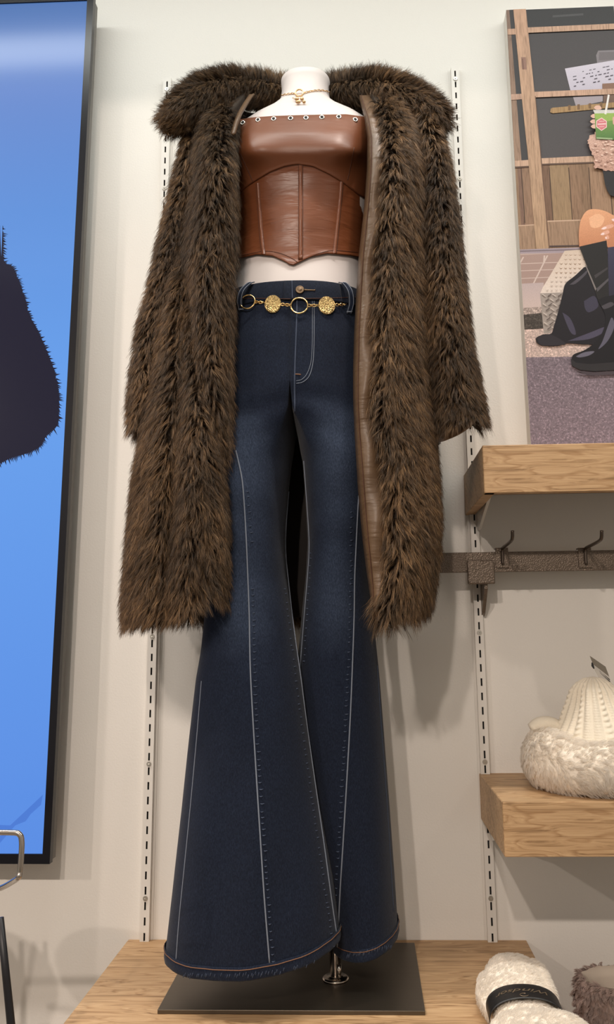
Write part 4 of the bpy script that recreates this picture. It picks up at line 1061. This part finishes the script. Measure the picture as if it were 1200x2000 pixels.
ink([(1142, 520), (1145, 522), (1164, 566), (1162, 570)], (120, 112, 110)); ink([(1164, 566), (1188, 545), (1188, 550), (1166, 572)], (80, 76, 82)); quad(1160, 540, 1186, 524, 1186, 528, 1162, 546, (62, 58, 62))
ink([(1186, 486), (RX, 478), (RX, 600), (1189, 600)], (58, 56, 84), 'plain', (40, 38, 56))
ink([(1166, 588), (1190, 580), (RX, 585), (RX, 716), (1150, 716), (1124, 712), (1116, 704), (1120, 694), (1140, 686), (1160, 672), (1176, 650), (1182, 620)], (26, 24, 30), smooth=4)
ink([(1124, 698), (1140, 690), (1160, 688), (1150, 696), (1132, 700)], (98, 96, 116), smooth=4); ink([(1186, 640), (1194, 622), (1199, 640), (1186, 668), (1168, 684), (1176, 668)], (86, 84, 104), smooth=4); ink([(1174, 600), (1192, 592), (1198, 598), (1180, 606)], (70, 66, 74), smooth=3)
ink([(1114, 702), (1124, 710), (1150, 713), (RX, 706), (RX, 722), (1160, 727), (1132, 724), (1116, 716)], (44, 42, 46)); ink([(1124, 726), (1160, 729), (RX, 724), (RX, 731), (1150, 735)], (72, 62, 70))
# sleeve, hand, drink
ink([(1146, 276), (1152, 268), (1162, 262), (1200, 258), (RX, 250), (RX, 338), (1186, 336), (1172, 334), (1159, 330), (1160, 310), (1152, 298)], (216, 170, 150), 'fur', (196, 146, 126), rag=2.0)
rg = random.Random(9)
for i in range(60):
    x, y = rg.uniform(1152, 1204), rg.uniform(270, 330)
    if x > 1160 or y < 296: ink([(x, y), (x+3, y-1.5), (x+6, y+.6), (x+3, y+2)], rg.choice([(232, 192, 172), (168, 120, 102), (186, 136, 118), (224, 180, 160)]), smooth=3)
for x, y in ((1157, 231), (1156, 241.5), (1157.5, 251), (1163.5, 214.5)): ink([(x-5, y), (x, y-4), (x+7, y-3.4), (x+10, y+3), (x, y+4)], (226, 174, 152), smooth=4)
quad(1157, 219, 1212, 219, 1210, 227, 1160, 226, (206, 202, 196)); ink([(1160, 226), (1210, 225), (1202, 277), (1194, 277), (1163, 275)], (128, 168, 72), 'plain', (78, 126, 58))
ink([(1160, 226), (1210, 225), (1208, 238), (1185, 241), (1162, 236)], (150, 184, 74), smooth=0); quad(1164, 272, 1195, 274, 1195, 277, 1164, 275.5, (150, 176, 120))
ink([(1186, 189), (1189.5, 190), (1183, 228), (1179, 227)], (228, 222, 216))
hx = [(1173.8, 234), (1184, 241), (1184, 253), (1173.6, 260), (1163, 252), (1163.4, 240)]; ink(hx, (240, 196, 190)); ink([(1173.8+(x-1173.8)*.86, 247+(y-247)*.86) for x, y in hx], (224, 112, 120))
quad(1166, 246, 1182, 245, 1182, 247.4, 1166, 248.2, (240, 200, 196)); quad(1169, 241, 1179, 240.4, 1179, 241.6, 1169, 242.2, (238, 186, 184)); quad(1169, 251.4, 1179, 251, 1179, 252.2, 1169, 252.6, (238, 186, 184))
ink([(1195, 236), (1200, 232), (RX, 232), (RX, 246), (1200, 250)], (222, 166, 144), smooth=3)
me = bpy.data.meshes.new('print'); V = np.concatenate(pv)-ORG[po.name]; me.from_pydata(V.tolist(), [], pf_)
for m in PM: me.materials.append(m)
me.polygons.foreach_set('material_index', pm)
at = me.attributes.new('tone', 'FLOAT_COLOR', 'POINT'); c4 = np.ones((len(V), 4), np.float32); c4[:, :3] = np.concatenate(pc); at.data.foreach_set('color', c4.ravel())
link('print', me, po)

# ------------------------------------------------------------------ plush hat on the middle shelf
SH = -1.3927
ht = empty('plush_hat', (.79, -.135, SH), 'white cable knit hat with plush fur brim and a hang tag on the oak shelf', 'hat')
th = np.linspace(0, 2*math.pi, 240, endpoint=False); rs = []
pz = [-1.355, -1.335, -1.314, -1.285, -1.257, -1.238, -1.226, -1.219, -1.2165]; pr_ = [.086, .083, .076, .058, .044, .036, .026, .014, .001]
for z in np.linspace(-1.36, -1.2166, 110):
    r = float(lerp(z, pz, pr_)); cx = .790-.012*np.clip((z+1.36)/.14, 0, 1); k = np.clip((r-.004)/.03, 0, 1)
    rib = np.abs(np.cos(th*12))**1.5; wide = (np.floor(th/(2*math.pi)*24+.5) % 3 == 0)
    cable = np.where(wide, .0016*np.sin((z*2*math.pi/.0085)+th*24*.5), .0006*np.sin(z*2*math.pi/.004))
    rr = r+k*(.0042*rib+cable*rib-.002)-.004*np.sin(math.pi*np.clip((z+1.32)/.1, 0, 1))*np.cos(th*5+1)*k
    rs.append(np.stack([cx-rr*np.sin(th)*1.02, -.135-rr*np.cos(th)*.9, np.full_like(th, z)], 1))
MB().loft(rs).build('knit_crown', MT['knit'], ht, True)
rs = []
for a in np.linspace(0, 2*math.pi, 64, endpoint=False):
    left = max(0, math.sin(a))**3; ax_, ay_ = .100, .082
    cc = np.array([.79-ax_*math.sin(a), -.135-ay_*math.cos(a), 0]); od = np.array([-math.sin(a), -math.cos(a)*.95, 0]); od /= np.linalg.norm(od)
    rz, rx = .0345+.012*left+.004*math.cos(a), .035; zc = SH+rz+.0005; q = []
    for t in np.linspace(0, 2*math.pi, 22, endpoint=False):
        q.append(cc+od*rx*math.cos(t)*(1+.06*math.sin(3*a))+np.array([0, 0, zc+rz*math.sin(t)*(1+.05*math.sin(7*a+1)*(math.sin(t) > 0))]))
    rs.append(np.array(q))
V = np.concatenate(rs); n = 22; m = 64; F = [(i*n+j, i*n+(j+1) % n, ((i+1) % m)*n+(j+1) % n, ((i+1) % m)*n+j) for i in range(m) for j in range(n)]
def outward(V, F, c):
    f = F[len(F)//3]; nn = np.cross(V[f[1]]-V[f[0]], V[f[3]]-V[f[0]]); return F if nn@(V[list(f)].mean(0)-c) > 0 else [q[::-1] for q in F]
F = outward(V, F, V[(len(F)//3)//n*n:(len(F)//3)//n*n+n].mean(0))
br = mesh('fur_brim', V, F, MT['white_base'], ht, True)
fur('fur', br, V, F, 40000, .0125, lambda p, nn: np.column_stack([.8*np.ones(len(p)), np.zeros(len(p)), -.45*np.ones(len(p))]), MT['white_fur'], per=8, clump=.003, radius=.00024, lift=.40, conv=.35, K=4, keep=lambda c, n_: (c[:, 1] < -.08) & (c[:, 2] > SH+.004), seed=12, patch=.03, tintv=(.92, 1.06), sway=.5)
q = [P(1040+x, y, -.125) for x, y in ((0, 1428), (14, 1416), (34, 1415), (50, 1424), (56, 1444))]
MB().tube(spl(q, 6), [.006]+[.013]*23+[.006], 12).build('ear_flap', MT['knit'], ht, True)
g = [P(1152.5, 1281, -.128), P(1183, 1302, -.112), P(1190.5, 1322, -.108), P(1159, 1298, -.124)]
tg = mesh('hang_tag', [p for p in g], [(0, 1, 2, 3)], MT['card_grey'], ht); solid(tg, .0006)
g = [P(1158, 1297, -.126), P(1190.5, 1322, -.110), P(1193, 1338, -.112), P(1172, 1326, -.124), P(1162, 1308, -.130)]
tg = mesh('hang_tag', [p for p in g], [(0, 1, 2, 3, 4)], MT['card'], ht); solid(tg, .0006)
ln = []
for t in (.35, .6):
    a = g[0]+(g[4]-g[0])*t; b2 = g[1]+(g[2]-g[1])*t; ln.append((a+(b2-a)*.35, b2))
b = MB()
for a, b2 in ln: b.tube([a+np.array([0, -.001, 0]), b2+np.array([0, -.001, 0])], .0008, 4)
b.build('tag_print', MT['band'], tg)
MB().tube([P(1157, 1294, -.127), P(1158, 1300, -.128), P(1161, 1306, -.130)], [.001, .0022, .001], 6).build('tag_clip', MT['band'], ht)
MB().tube(spl([P(1189, 1322, -.110), P(1193, 1333, -.110), P(1195, 1342, -.112)], 5), .0005, 6).build('tag_string', MT['card'], ht)

# ------------------------------------------------------------------ plush socks in a paper band on the platform
sk = empty('plush_socks', (.615, -.20, PT), 'cream plush socks folded in a black paper band on the platform', 'socks')
def blob(name, rows, n=36, flat=True):
    """rows: x, Y, half width, height; a soft lump lying on the platform, lofted towards the viewer"""
    rs = []
    for x, Y, a, h in rows:
        t = np.linspace(0, 2*math.pi, n, endpoint=False); zz = np.sin(t)
        rs.append(np.stack([x+a*sup(np.cos(t), 2.3), np.full(n, Y), PT+.0012+h/2+h/2*sup(zz, 2.3)], 1))
    V, F = loft_vf(rs, True); F = outward(V, F, rs[len(rs)//3].mean(0)); return mesh(name, V, F, MT['white_base'], sk, True), V, F
def spr(k, m=7):
    a = np.array(k, float); o = []
    x = spl(a[:, :3], m); y = spl(np.column_stack([a[:, 3], a[:, 3], a[:, 3]]), m); return [(p[0], p[1], max(p[2], .001), max(h[0], .001)) for p, h in zip(x, y)]
lumps = [('sock', [(.614, -.152, .004, .010), (.613, -.158, .020, .030), (.612, -.180, .034, .042), (.609, -.225, .043, .046), (.606, -.275, .046, .046), (.605, -.330, .044, .044), (.605, -.362, .036, .04), (.605, -.37, .02, .03)], 44000),
         ('sock_cuff', [(.585, -.190, .004, .010), (.582, -.198, .014, .026), (.577, -.225, .020, .034), (.572, -.262, .022, .036), (.570, -.295, .019, .034), (.570, -.315, .012, .026), (.570, -.322, .003, .01)], 16000),
         ('sock_cuff', [(.640, -.165, .004, .010), (.642, -.172, .012, .030), (.645, -.200, .016, .038), (.644, -.250, .017, .038), (.642, -.300, .015, .034), (.640, -.320, .004, .01)], 15000),
         ('sock', [(.608, -.372, .022, .030), (.610, -.378, .050, .044), (.612, -.395, .062, .050), (.613, -.420, .064, .050), (.612, -.445, .058, .046), (.610, -.462, .02, .03)], 40000)]
main = None
for k, (nm, rows_, nst) in enumerate(lumps):
    o, V, F = blob(nm, spr(rows_)); V0 = V
    fur('fur', o, V, F, int(nst*.45), .0070, lambda p, nn: np.column_stack([.8*np.ones(len(p)), .3*np.ones(len(p)), -.3*np.ones(len(p))]), MT['white_fur'], per=6, clump=.0026, radius=.00022, lift=.40, conv=.25, K=4, keep=lambda c, n_: c[:, 2] > PT+.004, seed=20+k, patch=.03, tintv=(.92, 1.06), sway=.6)
# band: an arch over the socks
def band_pt(t, v, lift=0.):
    """t -1..1 across the arch, v 0..1 towards the viewer"""
    a = math.pi*(.5-.56*t); Y = -.318-.036*v; return np.array([.606+(.0500+lift)*sup(math.cos(a), 2.2), Y, PT+.026+(.0275+lift)*sup(math.sin(a), 2.2)-.004*v])
rs = [np.array([band_pt(t, v) for t in np.linspace(-1, 1, 40)]) for v in np.linspace(0, 1, 8)]
V, F = loft_vf(rs, False, False); bd = mesh('paper_band', V, F, MT['band'], sk, True); solid(bd, .0006, 0)
def text_on(s, size, mapf, name, mat, par):
    cu = bpy.data.curves.new('t', 'FONT'); cu.body = s; cu.size = size; cu.align_x = 'CENTER'; cu.align_y = 'CENTER'; cu.resolution_u = 4; cu.shear = .35
    ob = bpy.data.objects.new('t', cu); COL.objects.link(ob); dg = bpy.context.evaluated_depsgraph_get(); me = bpy.data.meshes.new_from_object(ob.evaluated_get(dg))
    V = [mapf(v.co.x, v.co.y) for v in me.vertices]; F = [tuple(p.vertices) for p in me.polygons]; bpy.data.objects.remove(ob); bpy.data.curves.remove(cu)
    return mesh(name, V, F, MT[mat], par)
text_on('Windsor', .0145, lambda x, y: band_pt(-.02-x/.062, .46+y/.045, .0008), 'band_lettering', 'band_text', sk)
q = [band_pt(-.02+.05*math.cos(a), .80+.10*math.sin(a), .0010) for a in np.linspace(.3, 5.2, 16)]; MB().tube(q, .0004, 4).build('band_lettering', MT['band_text'], sk)

# ------------------------------------------------------------------ mauve plush boot on the low shelf
bo = empty('plush_boot', (.79, -.15, -1.868), 'mauve curly plush boot with pale lining on the low shelf, cut by the frame corner', 'boot')
rs = []; t = np.linspace(0, 2*math.pi, 72, endpoint=False)
for r, z in ((.93, -1.8675), (1., -1.862), (1.02, -1.82), (1., -1.77), (.99, -1.73), (1., -1.70), (.985, -1.682), (.93, -1.6735), (.84, -1.6715), (.76, -1.675), (.72, -1.684), (.70, -1.75)):
    w = 1+.03*np.sin(t*9+z*160)+.02*np.sin(t*17-z*240)
    rs.append(np.stack([.789-.072*r*w*np.sin(t), -.148-.058*(r*w if r > .8 else r*.82)*np.cos(t), z+.006*np.cos(t)*0], 1))
V, F = loft_vf(rs[:9], True); F = outward(V, F, np.array([.789, -.148, -1.77]))
o = mesh('boot_shaft', V, [f for f in F if len(f) == 4], MT['mauve_base'], bo, True)
V2, F2 = loft_vf(rs[8:], False); mesh('boot_lining', V2, F2, MT['lining_pale'], bo, True)
F4 = [f for f in F if len(f) == 4]
fur('fur', o, V, F4, 26000, .0105, lambda p, nn: np.tile(np.array([[0., 0, -1]]), (len(p), 1)), MT['mauve_fur'], per=18, clump=.0042, radius=.00032, lift=1.0, conv=.75, K=5, keep=lambda c, n_: c[:, 2] > -1.83, seed=31, patch=.12, tintv=(.75, 1.25), sway=1.0, curl=.4)
